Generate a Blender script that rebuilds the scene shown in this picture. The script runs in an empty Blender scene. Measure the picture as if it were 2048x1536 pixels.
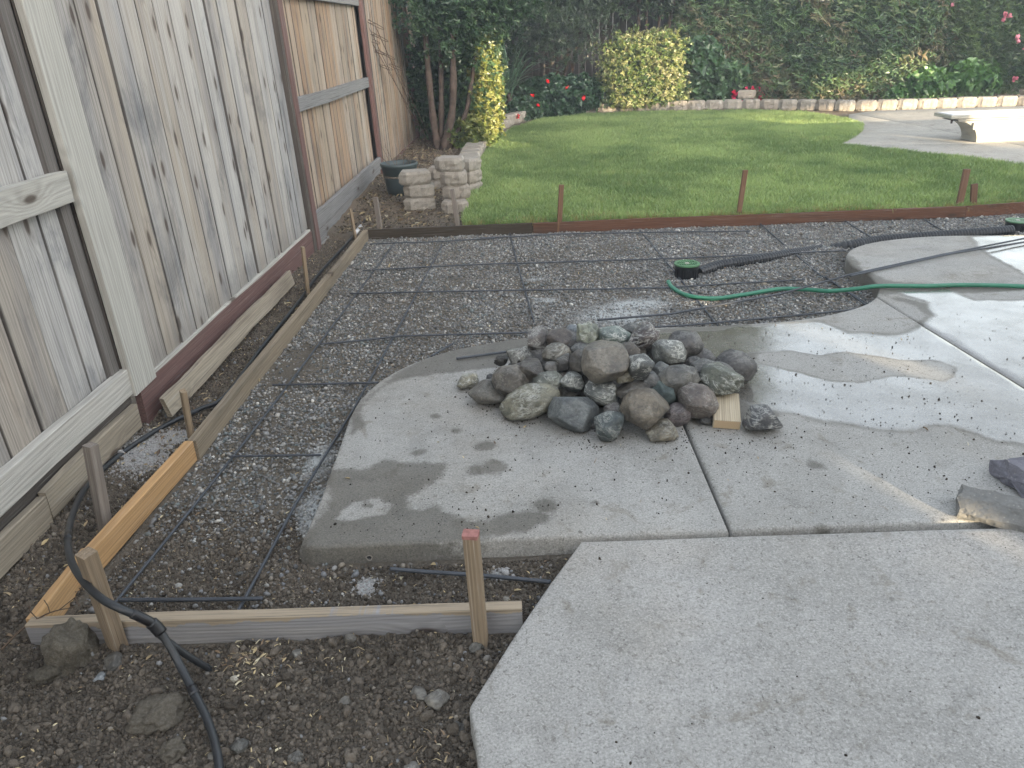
import bpy, bmesh, math, random
import numpy as np
from mathutils import Vector, Matrix, noise as mnoise
from mathutils.geometry import delaunay_2d_cdt

S = bpy.context.scene
COL = S.collection
random.seed(7); RNG = np.random.default_rng(7)
R = math.radians

# ------------------------------------------------------------------ camera
CAM_H = 1.5
FPX = 1538.0                      # focal length in pixels of the 2048 px photograph
_d = np.array([4., 708., -1538.]); _d /= np.linalg.norm(_d)
_t = np.array([math.cos(R(2.2)), math.sin(R(2.2)), 0.]); _t -= _t @ _d * _d; _t /= np.linalg.norm(_t)
_u = np.cross(_t, _d)
MW = np.array([_t, _d, _u])       # camera axes -> world axes (X right, Y along the fence, Z up)
cam = bpy.data.cameras.new('camera'); co = bpy.data.objects.new('camera', cam); COL.objects.link(co)
cam.sensor_width = 36.0; cam.lens = FPX / 2048 * 36; cam.clip_start = .05; cam.clip_end = 400
m4 = Matrix.Identity(4)
for i in range(3):
    for j in range(3): m4[i][j] = MW[i, j]
m4.translation = (0, 0, CAM_H); co.matrix_world = m4
S.camera = co

def G(px, py, z=0.0):
    """where a sight line meets the level z, used once to survey the yard from the photograph"""
    r = MW @ np.array([px - 1024, 768 - py, -FPX]); k = (z - CAM_H) / r[2]
    return (float(r[0] * k), float(r[1] * k))
def GY(px, py, Y):
    r = MW @ np.array([px - 1024, 768 - py, -FPX]); k = Y / r[1]
    return (float(r[0] * k), float(CAM_H + r[2] * k))
def pxm(X, Y, Z):
    c = MW.T @ np.array([X, Y, Z - CAM_H]); return FPX / -c[2]

# ------------------------------------------------------------------ light
SUN_EL, SUN_AZ = R(8.0), math.atan2(.49, -.87)      # azimuth measured from +Y towards +X
sdir = Vector((math.sin(SUN_AZ) * math.cos(SUN_EL), math.cos(SUN_AZ) * math.cos(SUN_EL), math.sin(SUN_EL)))
sl = bpy.data.lights.new('sun', 'SUN'); sl.energy = 4.0; sl.angle = R(.53); sl.color = (1, .80, .52)
so = bpy.data.objects.new('sun', sl); COL.objects.link(so)
so.rotation_euler = sdir.to_track_quat('Z', 'Y').to_euler(); so.location = (5, -5, 8)
W = bpy.data.worlds.new('World'); S.world = W; W.use_nodes = True
nt = W.node_tree; nt.nodes.clear()
sky = nt.nodes.new('ShaderNodeTexSky'); sky.sky_type = 'NISHITA'; sky.sun_disc = False
sky.sun_elevation = R(14); sky.sun_rotation = SUN_AZ; sky.air_density = 1.2; sky.dust_density = 2.2; sky.ozone_density = .9
hs = nt.nodes.new('ShaderNodeHueSaturation'); hs.inputs['Saturation'].default_value = .42
bg = nt.nodes.new('ShaderNodeBackground'); bg.inputs[1].default_value = .15
wo = nt.nodes.new('ShaderNodeOutputWorld')
nt.links.new(sky.outputs[0], hs.inputs['Color']); nt.links.new(hs.outputs[0], bg.inputs[0]); nt.links.new(bg.outputs[0], wo.inputs[0])
S.view_settings.view_transform = 'Standard'; S.view_settings.look = 'None'
S.view_settings.gamma = 1; S.view_settings.use_curve_mapping = False
S.view_settings.exposure = 2.38

# ------------------------------------------------------------------ small numeric helpers
def vnoise(x, y, seed=0):
    xi = np.floor(x).astype(np.int64); yi = np.floor(y).astype(np.int64); fx = x - xi; fy = y - yi
    def h(a, b):
        n = (a * 374761393 + b * 668265263 + seed * 1274126177) & 0xFFFFFFFF
        n = ((n ^ (n >> 13)) * 1274126177) & 0xFFFFFFFF
        return ((n ^ (n >> 16)) & 0xFFFF) / 65535.0
    fx = fx * fx * (3 - 2 * fx); fy = fy * fy * (3 - 2 * fy)
    return (h(xi, yi) * (1 - fx) + h(xi + 1, yi) * fx) * (1 - fy) + (h(xi, yi + 1) * (1 - fx) + h(xi + 1, yi + 1) * fx) * fy
def fbm(x, y, f, o=4, seed=0):
    s = 0; a = .5
    for k in range(o): s = s + a * (vnoise(x * f, y * f, seed + k) - .5); f *= 2.03; a *= .5
    return s * 2
def sstep(a, b, x): t = np.clip((x - a) / (b - a), 0, 1); return t * t * (3 - 2 * t)
def sdist(poly, P):
    """signed distance to a polygon, positive inside"""
    P = np.asarray(P, float); n = len(poly); best = np.full(len(P), 1e9); ins = np.zeros(len(P), bool)
    for i in range(n):
        a = np.array(poly[i], float); b = np.array(poly[(i + 1) % n], float); e = b - a; w = P - a
        t = np.clip((w @ e) / max(e @ e, 1e-12), 0, 1); d = np.hypot(*(w - t[:, None] * e).T); best = np.minimum(best, d)
        c = (a[1] > P[:, 1]) != (b[1] > P[:, 1])
        if abs(e[1]) > 1e-12: ins ^= c & (P[:, 0] < e[0] * (P[:, 1] - a[1]) / e[1] + a[0])
    return np.where(ins, best, -best)
def smooth_closed(pts, it=2, keep=()):
    for _ in range(it):
        out = []
        for i in range(len(pts)):
            a = np.array(pts[i]); b = np.array(pts[(i + 1) % len(pts)])
            out += [tuple(a * .75 + b * .25), tuple(a * .25 + b * .75)]
        pts = out
    return pts
def catmull(pts, n=8):
    P = [Vector(p) for p in pts]; P = [2 * P[0] - P[1]] + P + [2 * P[-1] - P[-2]]; out = []
    for i in range(1, len(P) - 2):
        for k in range(n):
            t = k / n; a, b, c, d = P[i - 1:i + 3]
            out.append(.5 * ((2 * b) + (c - a) * t + (2 * a - 5 * b + 4 * c - d) * t * t + (3 * b - a - 3 * c + d) * t ** 3))
    out.append(P[-2]); return out
def densify(pts, step):
    out = []
    for i in range(len(pts)):
        a = np.array(pts[i], float); b = np.array(pts[(i + 1) % len(pts)], float); L = np.hypot(*(b - a)); n = max(1, int(round(L / step)))
        for k in range(n): out.append(tuple(a + (b - a) * k / n))
    return out

# ------------------------------------------------------------------ object helpers
def link(name, me, mat=None, parent=None, smooth=False):
    o = bpy.data.objects.new(name, me); COL.objects.link(o)
    if mat is not None and not me.materials: me.materials.append(mat)
    if parent is not None: o.parent = parent
    if smooth:
        me.polygons.foreach_set('use_smooth', [True] * len(me.polygons))
    return o
def tag(o, label=None, cat=None, group=None, kind=None):
    if label: o['label'] = label
    if cat: o['category'] = cat
    if group: o['group'] = group
    if kind: o['kind'] = kind
    return o
def empty(name, loc, label, cat, group=None, rz=0):
    o = bpy.data.objects.new(name, None); COL.objects.link(o); o.location = loc; o.rotation_euler.z = rz; o.empty_display_size = .1
    return tag(o, label, cat, group)
def mesh(name, v, f):
    me = bpy.data.meshes.new(name); me.from_pydata([tuple(map(float, p)) for p in v], [], [tuple(map(int, q)) for q in f]); me.update(); return me

def plank_mesh(L, w, t, warp=.002, seg=.12, ch=.002, seed=0, rough_end=0.0):
    """sawn board: long axis X, width Y, thickness Z, eased edges, slightly crooked"""
    rr = random.Random(seed); n = max(2, int(L / seg)); V = []; F = []
    prof = [(-w/2+ch, -t/2), (w/2-ch, -t/2), (w/2, -t/2+ch), (w/2, t/2-ch), (w/2-ch, t/2), (-w/2+ch, t/2), (-w/2, t/2-ch), (-w/2, -t/2+ch)]
    ph = rr.random() * 50
    for i in range(n + 1):
        x = L * i / n
        dy = warp * mnoise.noise(Vector((x * 1.3, ph, 0))); dz = warp * .7 * mnoise.noise(Vector((x * 1.1, ph, 9)))
        for k, (y, z) in enumerate(prof):
            jy = warp * .5 * mnoise.noise(Vector((x * 7, ph, k * 3.1)))
            ex = 0
            if rough_end and i in (0, n): ex = rough_end * mnoise.noise(Vector((y * 40, z * 40, ph + i)))
            V.append((x + ex, y + dy + jy, z + dz))
        if i:
            a = (i - 1) * 8; b = i * 8
            for k in range(8): F.append((a + k, a + (k + 1) % 8, b + (k + 1) % 8, b + k))
    F.append(tuple(reversed(range(8)))); F.append(tuple(range(n * 8, n * 8 + 8)))
    return mesh('plank', V, F)
def frame_matrix(a, b, wd):
    a = Vector(a); x = (Vector(b) - a).normalized(); y = Vector(wd); y = (y - y.dot(x) * x).normalized(); z = x.cross(y)
    m = Matrix.Identity(4)
    for i in range(3): m[i][0] = x[i]; m[i][1] = y[i]; m[i][2] = z[i]; m[i][3] = a[i]
    return m
_pc = [0]
def plank(name, a, b, wd, w, t, mat, parent=None, **k):
    _pc[0] += 1
    L = (Vector(b) - Vector(a)).length
    o = link(name, plank_mesh(L, w, t, seed=k.pop('seed', _pc[0]), **k), mat)
    m = frame_matrix(a, b, wd)
    if parent is not None: o.parent = parent; m = Matrix.Translation(-Vector(parent.location)) @ m
    o.matrix_basis = m
    return o
def tube_mesh(path, r, seg=8, cap=True, rfun=None):
    P = [Vector(p) for p in path]; V = []; F = []; up = Vector((0, 0, 1)); pn = None
    for i, p in enumerate(P):
        t = (P[min(i + 1, len(P) - 1)] - P[max(i - 1, 0)]).normalized()
        n = (pn - pn.dot(t) * t) if pn is not None else (up - up.dot(t) * t if abs(t.z) < .9 else Vector((1, 0, 0)) - t.x * t)
        n.normalize(); pn = n; bn = t.cross(n); rr = r if rfun is None else rfun(i)
        for k in range(seg):
            a = 2 * math.pi * k / seg; V.append(p + (n * math.cos(a) + bn * math.sin(a)) * rr)
        if i:
            A = (i - 1) * seg; B = i * seg
            for k in range(seg): F.append((A + k, A + (k + 1) % seg, B + (k + 1) % seg, B + k))
    if cap: F.append(tuple(reversed(range(seg)))); F.append(tuple(range((len(P) - 1) * seg, len(P) * seg)))
    return mesh('tube', V, F)
def merge(parts):
    V = []; F = []
    for v, f in parts:
        o = len(V); V += list(v); F += [tuple(i + o for i in q) for q in f]
    return V, F
def raw(me): return [tuple(v.co) for v in me.vertices], [tuple(p.vertices) for p in me.polygons]
def box_raw(x0, x1, y0, y1, z0, z1):
    v = [(x0,y0,z0),(x1,y0,z0),(x1,y1,z0),(x0,y1,z0),(x0,y0,z1),(x1,y0,z1),(x1,y1,z1),(x0,y1,z1)]
    return v, [(3,2,1,0),(4,5,6,7),(0,1,5,4),(1,2,6,5),(2,3,7,6),(3,0,4,7)]

# ------------------------------------------------------------------ node material helper
class NM:
    def __init__(s, name, rough=.8, spec=.5):
        s.m = bpy.data.materials.new(name); s.m.use_nodes = True; s.t = s.m.node_tree; s.n = s.t.nodes
        s.b = s.n['Principled BSDF']; s.b.inputs['Roughness'].default_value = rough
        s.b.inputs['Specular IOR Level'].default_value = spec
    def new(s, ty, **kw):
        n = s.n.new(ty)
        for k, v in kw.items(): setattr(n, k, v)
        return n
    def put(s, sock, v):
        if isinstance(v, bpy.types.NodeSocket): s.t.links.new(v, sock)
        elif v is not None:
            if hasattr(sock.default_value, '__len__') and not hasattr(v, '__len__'): v = [v] * len(sock.default_value)
            if hasattr(sock.default_value, '__len__') and len(sock.default_value) == 4 and len(v) == 3: v = tuple(v) + (1,)
            sock.default_value = v
    def math(s, op, a, b=None, c=None, clamp=False):
        n = s.new('ShaderNodeMath', operation=op, use_clamp=clamp); s.put(n.inputs[0], a); s.put(n.inputs[1], b)
        if c is not None: s.put(n.inputs[2], c)
        return n.outputs[0]
    def vm(s, op, a, b=None, scale=None):
        n = s.new('ShaderNodeVectorMath', operation=op); s.put(n.inputs[0], a); s.put(n.inputs[1], b)
        if scale is not None: s.put(n.inputs['Scale'], scale)
        return n.outputs['Value'] if op in ('LENGTH', 'DOT_PRODUCT', 'DISTANCE') else n.outputs[0]
    def mix(s, f, a, b, blend='MIX'):
        n = s.new('ShaderNodeMix', data_type='RGBA', blend_type=blend); n.clamp_factor = True
        s.put(n.inputs[0], f); s.put(n.inputs[6], a); s.put(n.inputs[7], b); return n.outputs[2]
    def noise(s, v, scale=5, detail=4, rough=.55, dist=0, col=False):
        n = s.new('ShaderNodeTexNoise'); s.put(n.inputs['Vector'], v); s.put(n.inputs['Scale'], scale); n.inputs['Detail'].default_value = detail
        n.inputs['Roughness'].default_value = rough; n.inputs['Distortion'].default_value = dist
        return n.outputs['Color' if col else 'Fac']
    def voro(s, v, scale=5, feat='F1', out='Distance', rnd=1):
        n = s.new('ShaderNodeTexVoronoi', feature=feat); s.put(n.inputs['Vector'], v); s.put(n.inputs['Scale'], scale)
        n.inputs['Randomness'].default_value = rnd; return n.outputs[out]
    def ramp(s, f, stops, interp='LINEAR'):
        n = s.new('ShaderNodeValToRGB'); s.put(n.inputs[0], f); cr = n.color_ramp; cr.interpolation = interp
        while len(cr.elements) < len(stops): cr.elements.new(.5)
        for e, (p, c) in zip(cr.elements, stops):
            e.position = p; e.color = (c, c, c, 1) if not hasattr(c, '__len__') else tuple(c) + (1,)
        return n.outputs[0]
    def step(s, x, a, b):
        n = s.new('ShaderNodeMapRange', interpolation_type='SMOOTHSTEP'); s.put(n.inputs[0], x)
        n.inputs[1].default_value = a; n.inputs[2].default_value = b; return n.outputs[0]
    def bump(s, h, strength=.5, dist=.005, prev=None):
        n = s.new('ShaderNodeBump'); s.put(n.inputs['Height'], h); s.put(n.inputs['Strength'], strength); n.inputs['Distance'].default_value = dist
        if prev is not None: s.put(n.inputs['Normal'], prev)
        return n.outputs[0]
    def obj(s): return s.new('ShaderNodeTexCoord').outputs['Object']
    def pos(s): return s.new('ShaderNodeNewGeometry').outputs['Position']
    def mapped(s, v, scale=(1, 1, 1), loc=(0, 0, 0)):
        n = s.new('ShaderNodeMapping'); s.put(n.inputs[0], v); s.put(n.inputs['Scale'], scale); s.put(n.inputs['Location'], loc); return n.outputs[0]
    def info(s): return s.new('ShaderNodeObjectInfo')
    def attr(s, name, kind='GEOMETRY', out='Fac'): return s.new('ShaderNodeAttribute', attribute_name=name, attribute_type=kind).outputs[out]
    def done(s, col=None, rough=None, normal=None, spec=None):
        if col is not None: s.put(s.b.inputs['Base Color'], col)
        if rough is not None: s.put(s.b.inputs['Roughness'], rough)
        if normal is not None: s.put(s.b.inputs['Normal'], normal)
        if spec is not None: s.put(s.b.inputs['Specular IOR Level'], spec)
        return s.m

def wood(name, cols, dark=.55, grain=55, knots=.6, blotch=.5, rough=.8, bump=.5, patch=None, patch_amt=0.0, mildew=0, edges=False, top=None, toph=.03):
    """cols: colours chosen per board; grain runs along local X"""
    m = NM(name, rough, .25); inf = m.info(); rnd = inf.outputs['Random']
    off = m.vm('SCALE', m.new('ShaderNodeCombineXYZ').outputs[0], None, 1)
    cx = m.new('ShaderNodeCombineXYZ'); m.put(cx.inputs[0], m.math('MULTIPLY', rnd, 37.7)); m.put(cx.inputs[1], m.math('MULTIPLY', rnd, 91.3)); m.put(cx.inputs[2], m.math('MULTIPLY', rnd, 13.1))
    p = m.vm('ADD', m.obj(), cx.outputs[0])
    # knots
    kv = m.mapped(p, (2.3, 6.2, 0)); kn_ = m.new('ShaderNodeTexVoronoi', voronoi_dimensions='2D'); m.put(kn_.inputs['Vector'], kv); kn_.inputs['Scale'].default_value = 1; kd = kn_.outputs['Distance']; kc = kn_.outputs['Color']
    sel = m.math('GREATER_THAN', m.new('ShaderNodeSeparateColor').outputs[0], 1)
    sc = m.new('ShaderNodeSeparateColor'); m.put(sc.inputs[0], kc); sel = m.math('GREATER_THAN', sc.outputs[0], 1 - knots)
    infl = m.math('MULTIPLY', m.math('SUBTRACT', 1, m.step(kd, .0, .42)), sel)
    sep = m.new('ShaderNodeSeparateXYZ'); m.put(sep.inputs[0], p)
    low = m.noise(m.mapped(p, (1.1, 9, 9)), 1, 3)
    v = m.math('ADD', m.math('MULTIPLY', m.math('ADD', sep.outputs[1], m.math('MULTIPLY', sep.outputs[2], .35)), grain * 8), m.math('MULTIPLY', low, 30))
    v = m.math('ADD', v, m.math('MULTIPLY', infl, 16))
    rings = m.math('MULTIPLY_ADD', m.math('SINE', v), .5, .5)
    fine = m.noise(m.mapped(p, (3, 210, 210)), 1, 5, .7); fib = m.noise(m.mapped(p, (9, 620, 620)), 1, 2, .6)
    base = m.ramp(rnd, [(i / max(1, len(cols) - 1), c) for i, c in enumerate(cols)])
    b2 = m.ramp(m.math('FRACT', m.math('MULTIPLY', rnd, 7.77)), [(i / max(1, len(cols) - 1), c) for i, c in enumerate(cols)])
    bl = m.step(m.noise(m.mapped(p, (1.0, 11, 11)), 1, 4, .6), .38, .66)
    col = m.mix(m.math('MULTIPLY', bl, blotch), base, b2)
    if patch is not None:
        ps = m.step(m.noise(m.mapped(p, (.8, 7, 7), (5, 3, 1)), 1, 4, .6), .48, .68); col = m.mix(m.math('MULTIPLY', ps, patch_amt), col, patch)
    strk = m.noise(m.mapped(p, (1.3, 85, 85), (2, 7, 4)), 1, 6, .7)
    col = m.mix(m.math('MULTIPLY', rings, .20), col, (.05, .04, .035))
    col = m.mix(m.math('MULTIPLY', m.step(strk, .48, .72), dark), col, m.mix(1, col, (.30, .28, .27), 'MULTIPLY'))
    col = m.mix(m.math('MULTIPLY', m.step(strk, .47, .30), .35), col, m.mix(1, col, (1.35, 1.35, 1.33), 'MULTIPLY'))
    if mildew: 
        wn = m.step(m.noise(m.mapped(m.pos(), (1, 1.5, .9)), 1.7, 6, .68, .3), .50, .66); col = m.mix(m.math('MULTIPLY', wn, mildew), col, m.mix(1, col, (.42, .45, .50), 'MULTIPLY'))
    col = m.mix(m.step(fine, .50, .8), col, m.mix(dark, col, (.03, .025, .022)))
    col = m.mix(m.step(fine, .46, .25), col, m.mix(.25, col, (.75, .73, .70)))
    kn = m.math('MULTIPLY', m.math('SUBTRACT', 1, m.step(kd, .05, .12)), sel)
    halo = m.math('MULTIPLY', m.math('SUBTRACT', 1, m.step(kd, .10, .26)), sel); col = m.mix(m.math('MULTIPLY', halo, .25), col, m.mix(1, col, (.55, .5, .46), 'MULTIPLY'))
    col = m.mix(m.math('MULTIPLY', kn, .8), col, (.055, .035, .024))
    if edges:
        gs = m.new('ShaderNodeSeparateXYZ'); m.put(gs.inputs[0], m.new('ShaderNodeTexCoord').outputs['Generated'])
        eg = m.step(m.math('ABSOLUTE', m.math('SUBTRACT', gs.outputs[1], .5)), .455, .492); col = m.mix(m.math('MULTIPLY', eg, .8), col, (.05, .045, .042))
        col = m.mix(m.math('MULTIPLY', m.math('SUBTRACT', 1, m.step(gs.outputs[0], .0, .10)), .35), col, (.13, .12, .11))
    if top is not None:
        ox = m.new('ShaderNodeSeparateXYZ'); m.put(ox.inputs[0], m.obj()); dr = m.noise(m.mapped(p, (11, 1, 0)), 1, 4, .7); d2 = m.noise(m.mapped(p, (2.2, 1, 0)), 1, 2)
        lim = m.math('SUBTRACT', ox.outputs[1], m.math('MULTIPLY_ADD', m.math('MULTIPLY', dr, d2), -.11, toph))
        col = m.mix(m.math('MULTIPLY', m.step(lim, .008, .012), .85), col, m.mix(m.step(fine, .45, .7), top, tuple(c * .45 for c in top)))
    h = m.math('ADD', m.math('MULTIPLY', fine, .6), m.math('ADD', m.math('MULTIPLY', rings, .35), m.math('MULTIPLY', fib, .25)))
    crack = m.step(m.noise(m.mapped(p, (1.2, 150, 150), (9, 9, 2)), 1, 2, .5), .70, .74)
    col = m.mix(m.math('MULTIPLY', crack, .7), col, (.02, .018, .016))
    nrm = m.bump(m.math('SUBTRACT', h, crack), bump, .003)
    return m.done(col, None, nrm)
# ------------------------------------------------------------------ materials
M = {}
M['fence'] = wood('weathered_fence_wood', [(.44,.43,.42), (.37,.36,.35), (.50,.485,.465), (.42,.365,.30), (.34,.335,.335), (.46,.41,.35), (.54,.53,.51), (.39,.33,.27)], dark=.6, knots=.65, blotch=.55, patch=(.20,.20,.215), patch_amt=.5, mildew=.7, edges=True)
M['fence_far'] = wood('tan_fence_wood', [(.38,.28,.19), (.44,.38,.31), (.34,.20,.11), (.46,.42,.37), (.40,.33,.25), (.29,.24,.19), (.42,.27,.16), (.48,.45,.40)], dark=.6, knots=.4, blotch=.7, edges=True, patch=(.16,.165,.18), patch_amt=.5, mildew=.5)
M['pale'] = wood('pale_bleached_wood', [(.48,.47,.43), (.44,.42,.38), (.52,.50,.46)], dark=.4, knots=.35, grain=40, blotch=.4)
M['tan_plank'] = wood('dirty_tan_lumber', [(.36,.31,.24), (.33,.285,.22)], dark=.6, knots=.4, blotch=.5, patch=(.16,.13,.10), patch_amt=.55)

M['rail'] = wood('grey_weathered_rail', [(.24,.24,.24), (.20,.20,.205), (.27,.26,.25)], dark=.6, knots=.3, blotch=.6)
M['redpost'] = wood('red_stained_wood', [(.17,.095,.085), (.145,.085,.078)], dark=.5, knots=.15, blotch=.4, patch=(.21,.15,.135), patch_amt=.35, bump=.3)
M['darkpost'] = wood('dark_stained_wood', [(.085,.075,.068), (.095,.08,.07)], dark=.6, knots=.1)
M['greypost'] = wood('dull_grey_post_wood', [(.17,.155,.145), (.16,.15,.14)], dark=.5, knots=.1)
M['form_old'] = wood('muddy_form_lumber', [(.27,.215,.145), (.24,.195,.14), (.29,.235,.165)], dark=.6, knots=.3, blotch=.5, patch=(.09,.08,.065), patch_amt=.6)
M['form_new'] = wood('new_fir_lumber', [(.52,.31,.14), (.48,.30,.145)], dark=.5, knots=.55, grain=60, blotch=.3, rough=.6)
M['form_grey'] = wood('weathered_grey_lumber', [(.29,.28,.285), (.27,.265,.27)], dark=.3, knots=.15, blotch=.35, patch=(.30,.27,.23), patch_amt=.3, top=(.34, .27, .185), toph=.052)
M['form_wet'] = wood('wet_redwood_lumber', [(.15,.065,.035), (.13,.06,.035)], dark=.5, knots=.4, blotch=.5, rough=.45, patch=(.06,.035,.022), patch_amt=.7)
M['form_dark'] = wood('wet_dark_lumber', [(.050,.038,.024), (.045,.035,.026)], dark=.5, knots=.2, blotch=.5, rough=.5)
M['stake'] = wood('sawn_stake_wood', [(.30,.22,.135), (.25,.19,.13), (.34,.26,.17)], dark=.5, knots=.2, grain=70, blotch=.5, rough=.75)
M['block_wood'] = wood('pale_cut_lumber', [(.46,.39,.28), (.44,.37,.27)], dark=.45, knots=.2, grain=90)
M['stake_grey'] = wood('grey_stake_wood', [(.22,.19,.165), (.25,.215,.185)], dark=.5, knots=.15, grain=70, patch=(.28,.18,.11), patch_amt=.4)
M['stake_red'] = wood('reddish_stake_wood', [(.21,.11,.055), (.18,.10,.06), (.15,.085,.055)], dark=.5, knots=.2, grain=70)

def concrete_mat(name, base=(.315, .308, .29), stain=(.245, .237, .218), film=True):
    m = NM(name, .85, .4); P = m.pos()
    n1 = m.noise(P, 1.7, 6, .6); n2 = m.noise(P, 14, 5, .65); n3 = m.noise(P, 160, 3, .7); n4 = m.noise(P, 420, 2, .6)
    big = m.noise(P, 3.6, 7, .72, .4)
    col = m.mix(m.step(n1, .35, .68), base, stain)
    col = m.mix(m.math('MULTIPLY', m.step(big, .5, .66), .38), col, tuple(c * .58 for c in stain))
    col = m.mix(m.math('MULTIPLY', m.step(big, .46, .34), .30), col, tuple(min(.6, c * 1.2) for c in base))
    col = m.mix(m.math('MULTIPLY', m.step(n2, .5, .75), .45), col, tuple(c * .62 for c in base))
    col = m.mix(m.math('MULTIPLY', m.step(n2, .46, .28), .35), col, tuple(min(.6, c * 1.28) for c in base))
    col = m.mix(m.math('MULTIPLY', m.step(n3, .50, .66), .55), col, tuple(c * .42 for c in base))
    col = m.mix(m.math('MULTIPLY', m.step(n3, .47, .36), .45), col, tuple(min(.7, c * 1.5) for c in base))
    fk = m.noise(P, 70, 3, .6, .8); col = m.mix(m.math('MULTIPLY', m.step(fk, .59, .65), .5), col, (.11, .10, .085))
    hue = m.noise(m.vm('ADD', P, (9, 9, 9)), 1.3, 5, .6); col = m.mix(m.math('MULTIPLY', m.step(hue, .45, .65), .5), col, m.mix(1, col, (1.04, .99, .93), 'MULTIPLY'))
    sm = m.noise(m.vm('ADD', P, (3, 5, 1)), 7, 7, .75, .6); col = m.mix(m.math('MULTIPLY', m.step(sm, .55, .68), .6), col, (.15, .13, .10))
    col = m.mix(m.math('MULTIPLY', m.step(n4, .62, .70), .5), col, (.55, .54, .51))
    # dirt specks, irregular and clustered
    warp = m.vm('ADD', P, m.vm('SCALE', m.noise(P, 60, 3, .6, col=True), None, .035))
    clus = m.noise(P, 2.3, 3, .6)
    for sc_, th, am in ((38, .11, .6), (85, .15, .6), (17, .055, .5)):
        vn = m.new('ShaderNodeTexVoronoi'); m.put(vn.inputs['Vector'], m.vm('ADD', warp, (sc_, 0, 0))); vn.inputs['Scale'].default_value = sc_
        s3 = m.new('ShaderNodeSeparateColor'); m.put(s3.inputs[0], vn.outputs['Color'])
        size = m.math('MULTIPLY', m.math('SUBTRACT', m.math('ADD', s3.outputs[0], m.math('MULTIPLY', clus, .9)), .80), th * 2.4)
        k = m.math('MULTIPLY', m.math('GREATER_THAN', m.math('SUBTRACT', size, vn.outputs['Distance']), 0), am)
        col = m.mix(k, col, (.065, .058, .05))
    bh = m.math('ADD', m.math('MULTIPLY', n3, .5), m.math('MULTIPLY', n4, .3))
    if film:
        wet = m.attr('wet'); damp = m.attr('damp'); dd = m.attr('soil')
        edge = m.noise(P, 9, 5, .65)
        w = m.step(m.math('ADD', wet, m.math('MULTIPLY', m.math('SUBTRACT', edge, .5), .45)), .38, .66)
        d = m.step(m.math('ADD', damp, m.math('MULTIPLY', m.math('SUBTRACT', m.noise(P, 26, 8, .78), .5), 1.3)), .25, .72)
        rim = m.math('MULTIPLY', m.step(wet, .2, .48), m.math('SUBTRACT', 1, w))
        alld = m.math('MAXIMUM', m.math('MAXIMUM', m.math('MULTIPLY', w, .92), m.math('MULTIPLY', d, .92)), m.math('MULTIPLY', rim, .55))
        col = m.mix(alld, col, m.mix(1, col, (.40, .38, .345), 'MULTIPLY'))
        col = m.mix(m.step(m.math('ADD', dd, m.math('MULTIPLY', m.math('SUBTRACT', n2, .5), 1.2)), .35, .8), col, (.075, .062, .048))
        # a water film with grit poking through
        grit = m.step(m.noise(P, 75, 4, .7), .60, .66)
        m.put(m.b.inputs['Coat Weight'], m.math('MULTIPLY', w, m.math('MULTIPLY_ADD', m.step(m.noise(P, 2.2, 5, .65), .35, .62), .55, .25))); m.b.inputs['Coat IOR'].default_value = 1.6; m.b.inputs['Coat Roughness'].default_value = .16
        r1 = m.math('ADD', .10, m.math('MULTIPLY', m.step(m.noise(P, 5, 5, .65), .35, .7), .16))
        r1 = m.math('MAXIMUM', r1, m.math('MULTIPLY', grit, .6))
        rough = m.mix(w, m.mix(d, .85, .55), r1)
        st = m.math('SUBTRACT', .55, m.math('MULTIPLY', w, .47))
        nrm = m.bump(bh, st, .0016)
        nrm = m.bump(m.math('MULTIPLY', m.noise(P, 34, 4, .6), w), .10, .004, nrm)
        return m.done(col, rough, nrm, m.mix(w, .35, .8))

    return m.done(col, .85, m.bump(bh, .55, .0016))
M['slab'] = concrete_mat('wet_patio_concrete')
M['slab_near'] = concrete_mat('dry_patio_concrete', (.325, .315, .297), (.27, .26, .24), film=False)
M['deck'] = concrete_mat('pool_deck_concrete', (.38, .36, .32), (.33, .31, .275), film=False)

def block_mat():
    m = NM('split_face_concrete', .92, .3); P = m.pos(); n = m.noise(P, 22, 5, .7); f = m.noise(P, 130, 4, .7)
    col = m.mix(n, (.20, .18, .155), (.38, .355, .31)); col = m.mix(m.math('MULTIPLY', m.step(f, .5, .7), .6), col, (.09, .08, .07))
    col = m.mix(m.info().outputs['Random'], col, m.mix(.35, col, (.25, .2, .16)))
    col = m.mix(m.math('MULTIPLY', m.step(m.noise(P, 7, 4), .58, .72), .5), col, (.52, .50, .47))
    return m.done(col, None, m.bump(m.math('ADD', n, f), .6, .005))
M['block'] = block_mat()

def soil_mat():
    m = NM('garden_soil', .95, .2); P = m.pos()
    n = m.noise(P, 9, 6, .65); f = m.noise(P, 90, 5, .75); g = m.noise(P, 330, 3, .7)
    col = m.mix(n, (.085, .073, .058), (.19, .165, .135)); col = m.mix(m.step(f, .5, .8), col, (.115, .098, .078))
    col = m.mix(m.step(g, .66, .72), col, (.22, .19, .14))
    col = m.mix(m.math('MULTIPLY', m.step(m.math('ADD', m.attr('white'), m.math('MULTIPLY', m.math('SUBTRACT', f, .5), .8)), .35, .75), .85), col, (.50, .52, .52))
    col = m.mix(m.attr('lawn'), col, m.mix(f, (.03, .045, .012), (.07, .075, .03)))
    col = m.mix(m.math('MULTIPLY', m.attr('mulch'), m.step(g, .42, .62)), col, (.17, .12, .08))
    vd = m.voro(P, 95, 'F1', 'Distance')
    return m.done(col, .95, m.bump(m.math('ADD', m.math('MULTIPLY', f, 1), m.math('MULTIPLY', vd, -.8)), .9, .012))
M['soil'] = soil_mat()
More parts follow.
